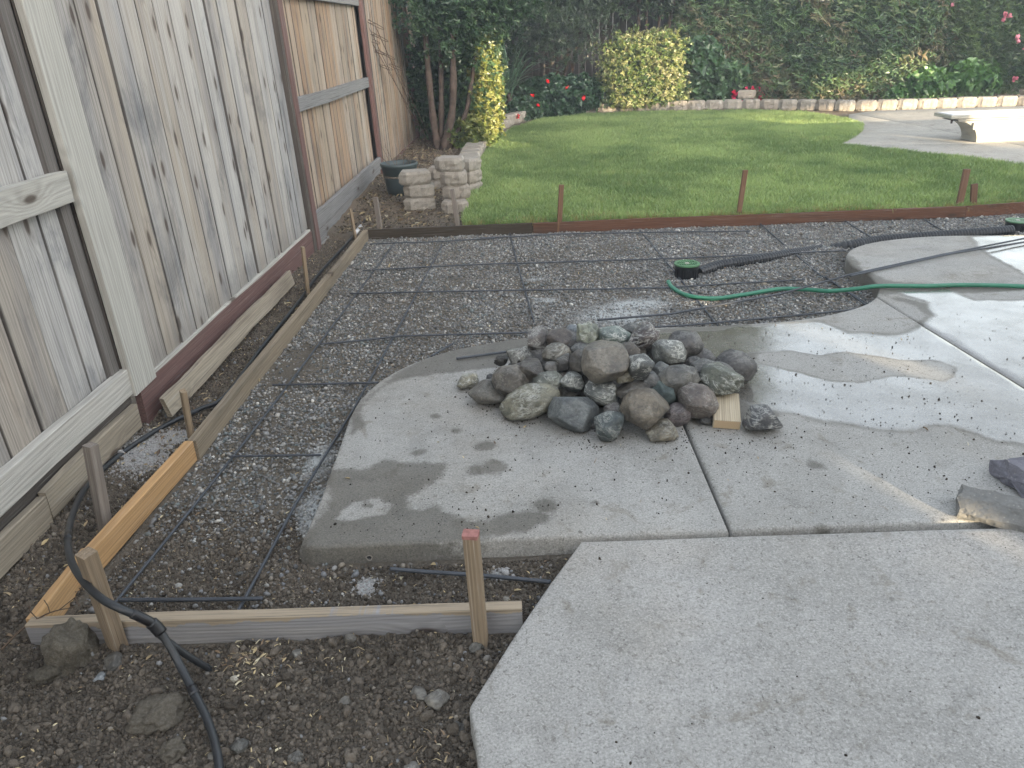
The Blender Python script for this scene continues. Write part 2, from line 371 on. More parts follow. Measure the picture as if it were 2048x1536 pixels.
def clod_mat():
    m = NM('soil_clods', .96, .15); P = m.pos(); c = m.attr('col', 'INSTANCER', 'Vector'); f = m.noise(P, 160, 4, .75)
    col = m.mix(m.step(f, .35, .75), m.mix(1, c, (.65, .62, .6), 'MULTIPLY'), c)
    return m.done(col, None, m.bump(f, 1.0, .006))
M['clod'] = clod_mat()
def clodbig_mat():
    m = NM('earth_clod', .97, .15); P = m.pos(); c = m.info().outputs['Color']; f = m.noise(P, 110, 5, .8); g = m.noise(P, 30, 4, .7)
    col = m.mix(m.step(f, .35, .75), m.mix(1, c, (.6, .58, .55), 'MULTIPLY'), m.mix(1, c, (1.1, 1.1, 1.1), 'MULTIPLY'))
    return m.done(col, None, m.bump(m.math('ADD', f, g), 1.0, .010))
M['clodbig'] = clodbig_mat()
def pebble_mat():
    m = NM('gravel_stone', .65, .45); P = m.pos(); c = m.attr('col', 'INSTANCER', 'Vector'); f = m.noise(P, 260, 3, .6); d = m.noise(P, 5, 4, .6)
    col = m.mix(m.math('MULTIPLY', m.step(f, .5, .7), .4), c, m.mix(1, c, (.5, .5, .5), 'MULTIPLY'))
    col = m.mix(m.math('MULTIPLY', m.step(d, .48, .62), .35), col, (.075, .062, .05))
    return m.done(col, None, m.bump(f, .3, .002))
M['pebble'] = pebble_mat()
def inst_mat(name, rough=.6, trans=0.0, spec=.3):
    m = NM(name, rough, spec); c = m.attr('col', 'INSTANCER', 'Vector'); m.put(m.b.inputs['Base Color'], c)
    if trans:
        tr = m.new('ShaderNodeBsdfTranslucent'); m.put(tr.inputs[0], m.mix(1, c, (1.5, 1.6, .7), 'MULTIPLY')); mx = m.new('ShaderNodeMixShader'); mx.inputs[0].default_value = trans
        m.t.links.new(m.b.outputs[0], mx.inputs[1]); m.t.links.new(tr.outputs[0], mx.inputs[2]); m.t.links.new(mx.outputs[0], m.n['Material Output'].inputs[0])
    return m.m
M['leaf'] = inst_mat('leaf', .36, .25, .6)
M['grass'] = inst_mat('grass_blade', .55, .3, .3)
M['chip'] = inst_mat('wood_chip', .85)
def rock_mat():
    m = NM('river_rock', .6, .45); inf = m.info(); c = inf.outputs['Color']; al = inf.outputs['Alpha']; rnd = inf.outputs['Random']
    P = m.vm('ADD', m.obj(), m.vm('SCALE', (7.1, 3.3, 5.9), None, m.math('MULTIPLY', rnd, 9)))
    n = m.noise(P, 9, 6, .65); f = m.noise(P, 70, 4, .7); q = m.noise(P, 24, 5, .7, 1.2)
    col = m.mix(m.step(n, .3, .7), m.mix(1, c, (.34, .35, .37), 'MULTIPLY'), m.mix(1, c, (1.12, 1.1, 1.05), 'MULTIPLY'))
    col = m.mix(m.math('MULTIPLY', m.step(f, .48, .66), .6), col, m.mix(1, c, (.3, .3, .32), 'MULTIPLY'))
    col = m.mix(m.math('MULTIPLY', m.step(f, .42, .30), .4), col, m.mix(1, c, (2.0, 2.0, 1.95), 'MULTIPLY'))
    wv = m.math('ABSOLUTE', m.math('SUBTRACT', m.noise(m.mapped(P, (1, 1, 3)), 11, 7, .7, 1.5), .5))
    vein = m.math('MULTIPLY', m.math('SUBTRACT', 1, m.step(wv, .0, .05)), m.step(m.noise(P, 12, 3), .42, .56))
    col = m.mix(m.math('MULTIPLY', vein, al), col, (.50, .50, .46))
    col = m.mix(m.math('MULTIPLY', m.math('MULTIPLY', m.step(q, .58, .64), al), .7), col, (.40, .40, .36))
    col = m.mix(m.math('MULTIPLY', m.step(m.noise(P, 15, 4, .7), .60, .72), .35), col, (.10, .075, .05))
    rough = m.ramp(m.noise(P, 5, 3), [(.3, .28), (.7, .7)])
    return m.done(col, rough, m.bump(m.math('ADD', n, m.math('MULTIPLY', f, .4)), .8, .014))
M['rock'] = rock_mat()
def chunk_mat():
    m = NM('broken_concrete', .95, .2); P = m.obj(); c = m.info().outputs['Color']; n = m.noise(P, 25, 6, .75); v = m.voro(P, 60)
    col = m.mix(n, m.mix(1, c, (.5, .5, .5), 'MULTIPLY'), m.mix(1, c, (1.35, 1.35, 1.35), 'MULTIPLY'))
    col = m.mix(m.math('MULTIPLY', m.step(v, .25, .1), .4), col, (.36, .34, .31))
    return m.done(col, None, m.bump(m.math('ADD', n, m.math('MULTIPLY', v, .5)), .9, .01))
M['chunk'] = chunk_mat()
def plain(name, c, rough=.5, spec=.5, metal=0, vary=.25, sc=12, bump=0):
    m = NM(name, rough, spec); P = m.obj(); n = m.noise(P, sc, 5, .65); m.b.inputs['Metallic'].default_value = metal
    col = m.mix(m.step(n, .3, .75), c, tuple(x * (1 - vary) for x in c)); g = m.noise(P, sc * 12, 3, .7)
    col = m.mix(m.math('MULTIPLY', m.step(g, .6, .75), .35), col, (.12, .105, .085))
    return m.done(col, None, m.bump(g, bump, .001) if bump else None)
M['rebar'] = plain('steel_rebar', (.065, .072, .085), .5, .5, .2, .35, 9, .3)
M['rust'] = plain('rusty_wire', (.10, .065, .05), .8, .3, 0, .4)
M['hose_black'] = plain('black_poly_pipe', (.022, .024, .027), .42, .5, 0, .2, 30)
M['hose_green'] = plain('green_hose_rubber', (.035, .19, .115), .38, .5, 0, .2, 20)
M['drain_green'] = plain('green_plastic', (.10, .22, .11), .45)
M['black_plastic'] = plain('black_plastic', (.012, .012, .014), .35)
M['corrugated'] = plain('corrugated_black_plastic', (.018, .019, .022), .4, vary=.1)
M['pot'] = plain('dark_green_grey_plastic', (.055, .075, .08), .5, vary=.2, sc=6)
M['white_gel'] = plain('white_gelcoat', (.40, .38, .33), .4, .4, vary=.15, sc=5)
M['sandtop'] = plain('white_grit_tread', (.70, .70, .70), .8, vary=.15, sc=30)
M['pale_pipe'] = plain('white_plastic', (.6, .6, .62), .4)
M['bark'] = plain('pinkish_bark', (.10, .074, .06), .9, .2, vary=.6, sc=14, bump=.6)
M['bark_dark'] = plain('dark_bark', (.08, .055, .042), .9, .2, vary=.5, sc=14, bump=.6)
M['twig'] = plain('dry_twig', (.12, .085, .06), .9, .2)
M['redpaint'] = plain('faded_red_marking', (.36, .17, .15), .85, .2, vary=.4, sc=60)
M['stucco'] = plain('blocker_stucco', (.42, .37, .30), .95, .2, vary=.1)
M['leafblade'] = NM('strap_leaf', .45, .45).done((.055, .105, .06))
def endgrain():
    m = NM('block_end_grain', .8, .2); P = m.obj(); r = m.math('SINE', m.math('MULTIPLY', m.vm('LENGTH', m.mapped(P, (0, 1, 1), (0, .03, .06))), 1100))
    return m.done(m.mix(m.math('MULTIPLY_ADD', r, .3, .35), (.38, .27, .16), (.54, .42, .28)))
M['endgrain'] = endgrain()

# ------------------------------------------------------------------ scatter: many small real pieces as one mass
def scatter(name, protos, pts, rot, scl, col, mat, label=None, cat=None, kind='stuff', parent=None, smooth=False):
    V = []; F = []; pk = []
    for k, (v, f) in enumerate(protos):
        o = len(V); V += [tuple(p) for p in v]; F += [tuple(i + o for i in q) for q in f]; pk += [-(k + 1)] * len(v)
    nv = len(V); n = len(pts)
    me = bpy.data.meshes.new(name); allv = V + [tuple(map(float, p)) for p in pts]; me.from_pydata(allv, [], F); me.update()
    if smooth: me.polygons.foreach_set('use_smooth', [True] * len(F))
    me.materials.append(mat)
    a = me.attributes.new('pk', 'INT', 'POINT'); a.data.foreach_set('value', np.array(pk + list(RNG.integers(0, len(protos), n)), dtype=np.int32))
    for nm, arr in (('rt', rot), ('sc', scl), ('col', col)):
        arr = np.asarray(arr, float)
        if arr.ndim == 1: arr = np.repeat(arr[:, None], 3, 1)
        full = np.zeros((nv + n, 3)); full[nv:] = arr
        a = me.attributes.new(nm, 'FLOAT_VECTOR', 'POINT'); a.data.foreach_set('vector', full.ravel().astype(np.float32))
    ng = bpy.data.node_groups.new(name, 'GeometryNodeTree'); ng.interface.new_socket('Geometry', in_out='INPUT', socket_type='NodeSocketGeometry'); ng.interface.new_socket('Geometry', in_out='OUTPUT', socket_type='NodeSocketGeometry')
    N = ng.nodes; Lk = ng.links.new; gi = N.new('NodeGroupInput'); go = N.new('NodeGroupOutput')
    def na(nm, ty): q = N.new('GeometryNodeInputNamedAttribute'); q.data_type = ty; q.inputs['Name'].default_value = nm; return q.outputs[0]
    pkn = na('pk', 'INT')
    def comp(op, val):
        c = N.new('FunctionNodeCompare'); c.data_type = 'INT'; c.operation = op; Lk(pkn, c.inputs[2]); c.inputs[3].default_value = val; return c.outputs[0]
    join = N.new('GeometryNodeJoinGeometry')
    for k in range(len(protos)):
        s_ = N.new('GeometryNodeSeparateGeometry'); s_.domain = 'POINT'; Lk(gi.outputs[0], s_.inputs[0]); Lk(comp('EQUAL', -(k + 1)), s_.inputs[1])
        g2 = N.new('GeometryNodeGeometryToInstance'); Lk(s_.outputs[0], g2.inputs[0]); Lk(g2.outputs[0], join.inputs[0])
    s_ = N.new('GeometryNodeSeparateGeometry'); s_.domain = 'POINT'; Lk(gi.outputs[0], s_.inputs[0]); Lk(comp('GREATER_EQUAL', 0), s_.inputs[1])
    ip = N.new('GeometryNodeInstanceOnPoints'); Lk(s_.outputs[0], ip.inputs['Points']); Lk(join.outputs[0], ip.inputs['Instance']); ip.inputs['Pick Instance'].default_value = True
    Lk(pkn, ip.inputs['Instance Index']); er = N.new('FunctionNodeEulerToRotation'); Lk(na('rt', 'FLOAT_VECTOR'), er.inputs[0]); Lk(er.outputs[0], ip.inputs['Rotation']); Lk(na('sc', 'FLOAT_VECTOR'), ip.inputs['Scale'])
    Lk(ip.outputs[0], go.inputs[0])
    o = bpy.data.objects.new(name, me); COL.objects.link(o)
    md = o.modifiers.new('scatter', 'NODES'); md.node_group = ng
    if parent is not None: o.parent = parent; o.location = -Vector(parent.location)
    return tag(o, label, cat, None, kind)
def ico(sub, amp=0, f=2.0, seed=0, sc=(1, 1, 1), planes=0, pd=.75, cut=.97, H=.9):
    bm = bmesh.new(); bmesh.ops.create_icosphere(bm, subdivisions=sub, radius=1); rr = random.Random(seed); off = Vector((rr.random() * 90, rr.random() * 90, rr.random() * 90))
    pl = [(Vector((rr.gauss(0, 1), rr.gauss(0, 1), rr.gauss(0, 1))).normalized(), pd + rr.random() * .2) for _ in range(planes)]
    for v in bm.verts:
        p = v.co.copy(); p *= 1 + amp * mnoise.fractal(p * f + off, H, 2.1, 5)
        for nrm, d in pl:
            e = p.dot(nrm) - d
            if e > 0: p -= nrm * e * cut
        v.co = p
        v.co = Vector((p.x * sc[0], p.y * sc[1], p.z * sc[2]))
    V = [tuple(v.co) for v in bm.verts]; F = [tuple(x.index for x in f_.verts) for f_ in bm.faces]; bm.free(); return V, F
# ================================================================== the ground
LAWN = [(-.46, 6.565), (.105, 6.572), (3.80, 6.616), (4.4, 6.71), (5.0, 6.88), (5.8, 7.18), (7.4, 8.03), (6.3, 8.25), (5.40, 8.42), (4.68, 9.72), (4.15, 10.36), (4.55, 10.9), (4.90, 11.5), (5.25, 12.3), (5.33, 13.0), (5.1, 14.3), (4.2, 14.95), (2.5, 15.3), (1.3, 15.3), (.4, 14.6), (-.05, 13.5), (-.28, 12.3), (-.42, 10.6), (-.52, 9.0), (-.50, 7.6)]
GRAVEL = [(-1.43, 1.80), (-1.39, 2.1), (-1.372, 2.8), (-1.297, 6.50), (.1, 6.53), (3.8, 6.57), (4.4, 6.66), (4.9, 6.79), (6.5, 7.1), (6.5, 5.2), (2.6, 5.3), (2.3, 4.0), (1.5, 3.85), (-.2, 3.4), (-.55, 1.95), (-.62, 1.78)]
POWDER = [(.55, 4.42, .34, .30), (.72, 4.60, .3, .18), (.15, 4.75, .10, .07), (-.52, 1.94, .05, .05), (-.10, 1.97, .04, .035), (-1.62, 2.83, .15, .22), (-1.55, 3.0, .1, .1), (-.78, 2.4, .10, .22), (-.86, 2.75, .08, .2), (.1, 5.2, .10, .05)]
BL = lambda x: np.interp(x, [-1.3, .105, 3.8, 4.4, 5.0, 5.8, 7.4], [6.52, 6.548, 6.590, 6.68, 6.85, 7.15, 8.0])
def ground_z(x, y):
    x = np.asarray(x, float); y = np.asarray(y, float)
    z = -.092 + .010 * fbm(x, y, 3, 3, 1) + .006 * fbm(x, y, 14, 3, 5)
    out = sstep(1.76, 1.68, y)                                        # rough spoil in front of the form
    z = z + out * (.012 + .030 * fbm(x, y, 2.2, 4, 11) + .028 * fbm(x, y, 9, 4, 21) + .05 * sstep(-.9, -1.9, x))
    left = sstep(-1.40, -1.47, x) * sstep(1.6, 1.9, y)                # trench beside the fence
    z = z + left * (.028 * fbm(x, y, 4, 4, 31) + .065 * sstep(-1.50, -1.80, x) - .008)
    bed = sstep(.012, .03, y - BL(x)) * sstep(-.42, -.52, x)
    z = z + .024 * np.exp(-((y - 2.02) / .10) ** 2) * (x > -.9)
    z = z + bed * (.045 + .05 * sstep(6.6, 9, y) + .03 * fbm(x, y, 3, 4, 41))
    lawn = sstep(.004, .022, y - BL(x)) * sstep(-.52, -.42, x)
    z = z + lawn * (.075 + .012 * fbm(x, y, .8, 2, 51))
    back = sstep(0, .25, y - (15.75 - .14 * np.maximum(0, x - .5)))
    z = z + back * .08
    z = np.where(x < -1.95, np.maximum(z, -.05), z)
    return z
def gz(x, y): return float(ground_z(np.array([x]), np.array([y]))[0])
xs = np.concatenate([[-40, -25, -10, -5, -3, -2.4], np.arange(-2.1, -.4, .016), np.arange(-.4, 2.8, .025), np.arange(2.8, 9, .12), [10, 14, 25, 40]])
ys = np.concatenate([[-40, -20, -8, -3, 0, .5], np.arange(.8, 2.2, .014), np.arange(2.2, 6.46, .03), np.arange(6.46, 6.68, .009), np.arange(6.68, 7.2, .03), np.arange(7.2, 17, .12), [18, 22, 30, 42]])
XX, YY = np.meshgrid(xs, ys); ZZ = ground_z(XX, YY); nx, ny = len(xs), len(ys)
P2 = np.stack([XX.ravel(), YY.ravel()], 1)
DECKP = [(5.33, 13.0), (4.90, 11.5), (4.15, 10.36), (4.68, 9.72), (5.40, 8.42), (6.3, 8.25), (7.4, 8.0), (12, 7.0), (12, 13.3), (8.9, 14.02), (6.2, 14.12), (5.6, 13.7)]
flat = (sdist(DECKP, P2) > .02) & (P2[:, 0] > 3)
ZZ = np.where(flat, -.10, ZZ.ravel())
idx = np.arange(nx * ny).reshape(ny, nx)
quads = np.stack([idx[:-1, :-1].ravel(), idx[:-1, 1:].ravel(), idx[1:, 1:].ravel(), idx[1:, :-1].ravel()], 1)
me = bpy.data.meshes.new('ground'); me.vertices.add(nx * ny); me.vertices.foreach_set('co', np.stack([P2[:, 0], P2[:, 1], ZZ], 1).ravel())
me.loops.add(len(quads) * 4); me.loops.foreach_set('vertex_index', quads.ravel()); me.polygons.add(len(quads)); me.polygons.foreach_set('loop_start', np.arange(len(quads)) * 4); me.update(calc_edges=True)
def fattr(me, nm, arr): a = me.attributes.new(nm, 'FLOAT', 'POINT'); a.data.foreach_set('value', np.asarray(arr, np.float32))
wh = np.zeros(len(P2))
for cx, cy, ax, ay in POWDER: wh = np.maximum(wh, np.exp(-(((P2[:, 0] - cx) / ax) ** 2 + ((P2[:, 1] - cy) / ay) ** 2)) * .8)
fattr(me, 'white', wh); fattr(me, 'lawn', sstep(-.03, .03, sdist(LAWN, P2)))
fattr(me, 'mulch', np.clip(sstep(6.6, 7.4, P2[:, 1]) + .35 * sstep(-1.42, -1.55, P2[:, 0]), 0, 1))
g = link('ground', me, M['soil'], smooth=True); tag(g, kind='structure')

# ------------------------------------------------------------------ concrete slabs
def clip(poly, n, d):
    out = []
    for i in range(len(poly)):
        a, b = poly[i], poly[(i + 1) % len(poly)]; da = a[0] * n[0] + a[1] * n[1] - d; db = b[0] * n[0] + b[1] * n[1] - d
        if da <= 0: out.append(a)
        if (da < 0 < db) or (db < 0 < da): t = da / (da - db); out.append((a[0] + (b[0] - a[0]) * t, a[1] + (b[1] - a[1]) * t))
    return out
def round_corners(pts, r=.012): return pts
def offset_in(poly, d):
    n = len(poly); out = []
    area = sum(poly[i][0] * poly[(i + 1) % n][1] - poly[(i + 1) % n][0] * poly[i][1] for i in range(n)); sg = 1 if area > 0 else -1
    for i in range(n):
        a = np.array(poly[i - 1]); b = np.array(poly[i]); c = np.array(poly[(i + 1) % n])
        e1 = (b - a) / max(1e-9, np.hypot(*(b - a))); e2 = (c - b) / max(1e-9, np.hypot(*(c - b)))
        n1 = np.array([-e1[1], e1[0]]) * sg; n2 = np.array([-e2[1], e2[0]]) * sg; m = n1 + n2; m /= max(.5, (m @ m) / 2) if (m @ m) > 0 else 1
        k = 1 / max(.35, (n1 @ m) / max(1e-9, np.hypot(*m)) ** 1) if np.hypot(*m) > 0 else 1
        mm = m / max(1e-9, np.hypot(*m)); out.append(tuple(b + mm * d / max(.4, n1 @ mm)))
    return out
def slab(name, outline, top, bottom, mat, step, attrs=None, er=.012, uneven=.0025):
    outline = densify(outline, step * 2.2); n = len(outline)
    area = sum(outline[i][0] * outline[(i + 1) % n][1] - outline[(i + 1) % n][0] * outline[i][1] for i in range(n))
    if area < 0: outline = outline[::-1]
    prof = [(0, bottom), (0, top - er), (er * .3, top - er * .3), (er, top)]
    rings = [(offset_in(outline, o) if o else outline, z) for o, z in prof]
    inner = rings[-1][0]; lo = np.min(inner, 0); hi = np.max(inner, 0)
    gx, gy = np.meshgrid(np.arange(lo[0], hi[0], step), np.arange(lo[1], hi[1], step)); gp = np.stack([gx.ravel(), gy.ravel()], 1)
    gp = gp[sdist(inner, gp) > step * .55]
    pts = [Vector(p) for p in inner] + [Vector(p) for p in gp]
    r = delaunay_2d_cdt(pts, [(i, (i + 1) % n) for i in range(n)], [list(range(n))], 1, 1e-6)
    cv = np.array([(p.x, p.y) for p in r[0]]); tz = top + uneven * fbm(cv[:, 0], cv[:, 1], 2.5, 4, 77)
    # the rim keeps its level so it meets the edge
    V = [(x, y, z) for (x, y), z in zip(cv, tz)]; F = [tuple(f) for f in r[2]]
    orig = {}
    for i, o in enumerate(r[3]):
        for q in o: orig[q] = i
    ring_idx = []
    for rg, z in rings[:-1]:
        b = len(V); V += [(x, y, z + (uneven * float(fbm(np.array([x]), np.array([y]), 2.5, 4, 77)[0]) if z > bottom else 0)) for x, y in rg]; ring_idx.append([b + i for i in range(n)])
    ring_idx.append([orig[i] for i in range(n)])
    for a, b in zip(ring_idx[:-1], ring_idx[1:]):
        for i in range(n): j = (i + 1) % n; F.append((a[i], a[j], b[j], b[i]))
    me = mesh(name, V, F); o = link(name, me, mat, smooth=True)
    if attrs: attrs(me, np.array(V))
    return tag(o, kind='structure')
GP = lambda pts, z=0: [G(x, y, z) for x, y in pts]
MID = [(-.75, 2.045), (-.745, 2.3), (-.755, 2.68), (-.765, 2.95), (-.75, 3.15), (-.68, 3.37), (-.55, 3.56), (-.33, 3.73), (0, 3.85), (.35, 3.91), (.69, 3.94), (1.1, 3.945), (1.53, 4.0), (1.79, 4.10), (1.97, 4.21), (2.10, 4.36), (2.18, 4.55), (2.215, 4.78), (2.20, 4.99), (2.25, 5.21), (2.37, 5.40), (2.56, 5.54), (2.82, 5.63), (3.12, 5.66), (3.7, 5.62), (6.5, 5.3), (6.5, 2.15), (3.5, 2.10), (1.4, 2.085)]
cur = catmull([(x, y, 0) for x, y in MID[3:25]], 3); MID = MID[:3] + [(p.x, p.y) for p in cur] + MID[25:]
FILM = GP([(1288, 668), (1420, 663), (1500, 655), (1560, 648), (1640, 640), (1700, 664), (1790, 668), (1840, 655), (1866, 630), (1850, 605), (1800, 592), (1780, 578), (1890, 578), (1950, 602), (2048, 600), (2600, 640), (2600, 960), (2048, 886), (1990, 884), (1950, 870), (1900, 850), (1860, 852), (1830, 859), (1760, 852), (1690, 842), (1640, 838), (1600, 826), (1540, 818), (1480, 800), (1400, 740), (1330, 690)])
FILM2 = GP([(1940, 474), (1960, 495), (2010, 528), (2048, 548), (2400, 620), (2700, 480), (2300, 455), (2050, 466)])
ISL = [GP(q) for q in ([(1492, 707), (1530, 704), (1580, 702), (1640, 712), (1690, 704), (1760, 714), (1800, 721), (1870, 718), (1912, 735), (1905, 755), (1888, 763), (1820, 752), (1780, 750), (1720, 765), (1660, 762), (1600, 745), (1520, 728)],)]
DAMP = [GP(q) for q in ([(590, 1105), (640, 1010), (655, 948), (680, 940), (740, 938), (770, 918), (810, 922), (850, 920), (905, 925), (890, 955), (850, 978), (815, 998), (830, 1018), (870, 1012), (905, 1028), (960, 1040), (1010, 1032), (1060, 1028), (1062, 1052), (960, 1078), (850, 1098)],
     [(700, 870), (700, 830), (735, 785), (790, 745), (850, 718), (930, 690), (1050, 672), (1290, 655), (1290, 690), (1050, 700), (1000, 738), (930, 742), (850, 752), (790, 768), (745, 800), (722, 825), (735, 850), (712, 862)],
     [(1280, 660), (1500, 650), (1520, 700), (1500, 790), (1560, 830), (1400, 850), (1300, 800)],
     [(1740, 560), (1760, 600), (1800, 590), (1870, 610), (1880, 650), (1850, 680), (1830, 655), (1850, 630), (1830, 612), (1780, 600), (1775, 575)],
     [(1690, 540), (1690, 505), (1712, 512), (1725, 540), (1780, 560), (1900, 572), (2048, 568), (2100, 578), (1760, 592)])]
DISL = GP([(668, 1040), (700, 1008), (755, 996), (786, 1010), (770, 1030), (690, 1042)])
SPOTS = [(838, 905, .035), (970, 893, .05), (912, 862, .03), (985, 935, .07), (1090, 1012, .06), (1075, 1035, .05), (870, 832, .03), (1190, 1005, .02), (955, 940, .05), (735, 1012, .025), (1630, 930, .04), (1560, 1180, .03), (1640, 1055, .03), (1320, 1420, .03)]
def slab_attrs(me, V):
    P = V[:, :2]; nz = .05 * fbm(P[:, 0], P[:, 1], 3, 4, 3)
    w = np.maximum(sstep(-.10, .10, sdist(FILM, P) + nz), sstep(-.12, .12, sdist(FILM2, P) + nz))
    for q in ISL: w = np.minimum(w, 1 - sstep(-.06, .05, sdist(q, P) + nz * .5))
    d = np.zeros(len(P))
    for q in DAMP: d = np.maximum(d, sstep(-.05, .05, sdist(q, P) + nz))
    d = np.minimum(d, 1 - sstep(-.03, .03, sdist(DISL, P)))
    for x, y, r in SPOTS:
        a = G(x, y); d = np.maximum(d, .9 * np.exp(-(((P[:, 0] - a[0]) / r) ** 2 + ((P[:, 1] - a[1]) / r) ** 2)))
    d = np.maximum(d, sstep(-.008, -.02, V[:, 2]) * .62)
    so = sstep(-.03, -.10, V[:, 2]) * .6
    for x, y, r in ((1400, 690, .24), (1480, 750, .2), (1330, 690, .15), (985, 790, .07), (1040, 840, .05), (1200, 880, .06), (1350, 890, .07), (1000, 705, .12), (1130, 860, .05), (1430, 880, .05), (1560, 850, .06), (960, 800, .08)):  # first three: mud stain, also painting in the dark tree reflection
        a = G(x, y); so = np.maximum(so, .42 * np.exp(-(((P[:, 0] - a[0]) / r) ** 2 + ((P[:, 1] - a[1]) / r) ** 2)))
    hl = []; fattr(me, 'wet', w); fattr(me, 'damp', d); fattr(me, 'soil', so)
j2 = (1.0, .0806); d2 = 2.09 + 4.3 * .0806
A = clip(MID, (1, 0), .648); B = clip(clip(MID, (-1, 0), -.658), j2, d2 - .004); C_ = clip(MID, (-j2[0], -j2[1]), -(d2 + .005))
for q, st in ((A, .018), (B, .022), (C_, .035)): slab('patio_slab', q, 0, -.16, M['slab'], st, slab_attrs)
NEAR = [(.165, 2.035), (.055, 1.83), (-.055, 1.61), (-.158, 1.385), (-.160, 1.37), (-.142, 1.29), (-.128, 1.19), (-.10, 1.0), (-.05, .3), (6.5, .3), (6.5, 2.10), (3.5, 2.062), (1.4, 2.045)]
slab('front_patio_slab', NEAR, .002, -.16, M['slab_near'], .03, er=.009)
dk = [DECKP]
for nrm, d in (((1, .10), 7.1), ((-.05, 1), 11.15), ((.12, 1), 10.12 + .12 * 5)):
    nx_ = []
    for q in dk:
        for sgn in (1, -1):
            c = clip(q, (nrm[0] * sgn, nrm[1] * sgn), d * sgn - .006)
            if len(c) > 2 and abs(sum(c[i][0] * c[(i + 1) % len(c)][1] - c[(i + 1) % len(c)][0] * c[i][1] for i in range(len(c)))) > .05: nx_.append(c)
    dk = nx_
for q in dk: slab('pool_deck', q, .012, -.12, M['deck'], .35, er=.01, uneven=.001)

# ================================================================== the side fence
LEAN = -.022                                                        # top of the fence leans outwards
fx = lambda y: -1.755 + .0125 * y                                     # line of the fence
fence = empty('wooden_fence', (fx(3), 3.0, -.08), 'long weathered board fence with dark red posts running down the left side', 'fence')
def vboard(y0, y1, z0, z1, xo, mat, t=.018, nm='board'):
    ym = (y0 + y1) / 2; x = fx(ym) + xo
    return plank(nm, (x + LEAN * z0 + random.uniform(-.0025, .0025), ym, z0 + random.uniform(-.006, .006)), (x + LEAN * z1, ym + random.uniform(-.006, .006), z1), (0, 1, 0), y1 - y0, t, mat, fence, warp=.005, seg=.25)
def boards(y0, y1, z0, z1, xo, mat, w=.185):
    y = y0
    while y < y1 - .05:
        ww = min(random.choice((w, w, w * .92, w * .75)), y1 - y); vboard(y, y + ww - random.uniform(.004, .009), z0, z1, xo + random.choice((0, 0, .004, -.004)), mat); y += ww
TOP = 2.02
boards(.5, 2.925, .16, TOP, -.022, M['fence'])                         # first bay: boards behind the rails
boards(3.215, 6.03, .135, TOP, .0, M['fence'])                        # second bay: boards in front
boards(6.30, 9.28, .06, TOP, -.055, M['fence_far'], .15)
boards(9.50, 12.62, .0, TOP + .02, .0, M['fence_far'], .15)
boards(12.80, 16.2, .0, TOP + .02, -.03, M['fence_far'], .15)
vboard(6.3, 10.3, .08, TOP - .01, -.078, M['darkpost'], .010, 'gap_backing')  # dark sheets added behind the boards so their gaps show dark, not sky
vboard(3.01, 6.04, .15, TOP - .01, -.022, M['darkpost'], .010, 'gap_backing')
vboard(.5, 3.4, .17, TOP - .01, -.050, M['darkpost'], .010, 'gap_backing')
vboard(3.002, 3.207, .115, TOP, .022, M['pale'], .030)                 # wide pale board over the post
for y0, y1, mt, xo, zb in ((2.93, 3.0, 'greypost', -.048, -.2), (6.05, 6.115, 'darkpost', -.010, -.2), (6.125, 6.235, 'redpost', .016, -.2), (9.30, 9.42, 'redpost', .012, -.25), (12.64, 12.76, 'redpost', .0, -.2), (9.43, 9.475, 'darkpost', -.01, -.2)):
    vboard(y0, y1, zb, TOP + .02, xo, M[mt], .09 if xo < .01 else .04, 'post')
def rail(y0, y1, z0, z1, xo, mat, t=.038, nm='rail', **k):
    zc = lambda z: z
    a = (fx(y0) + xo + LEAN * z0, y0, z0); b = (fx(y1) + xo + LEAN * z1, y1, z1)
    return a, b
def hrail(y0, y1, ztop, h, xo, mat, t=.038, nm='rail', dz=0, **k):
    z0 = ztop - h / 2
    return plank(nm, (fx(y0) + xo + LEAN * z0, y0, z0), (fx(y1) + xo + LEAN * z0, y1, z0 + dz), (0, 0, 1), h, t, mat, fence, seg=.08, **k)
hrail(.5, 2.98, 1.075, .115, .006, M['pale'], warp=.010)
hrail(.5, 3.06, .245, .115, .008, M['pale'], warp=.006, rough_end=.004)
hrail(.5, 3.02, .125, .16, -.020, M['darkpost'], .03, 'kickboard', warp=.006)
hrail(.5, 2.28, .075, .115, .018, M['tan_plank'], .03, 'kickboard', warp=.010, rough_end=.01)
hrail(2.29, 2.99, .085, .11, .020, M['tan_plank'], .03, 'kickboard', warp=.012, rough_end=.015)
hrail(3.06, 6.05, .132, .25, .008, M['redpost'], .030, 'kickboard', dz=-.02, warp=.006)
hrail(3.06, 6.03, .146, .022, .002, M['pale'], .044, 'rail', dz=-.02)
hrail(6.24, 9.34, 1.075, .105, -.012, M['rail'], warp=.01, rough_end=.006)
hrail(6.24, 9.34, 1.90, .105, -.012, M['rail'])
hrail(6.20, 9.30, .205, .13, .012, M['rail'], warp=.012)
hrail(6.22, 9.34, .072, .12, .000, M['rail'], .03, 'kickboard', warp=.01)
hrail(6.22, 9.40, -.050, .12, .010, M['rail'], .03, 'kickboard', warp=.01)
hrail(9.44, 12.7, .03, .14, .02, M['redpost'], .03, 'kickboard')
kn = [ (2.02, .19) ]
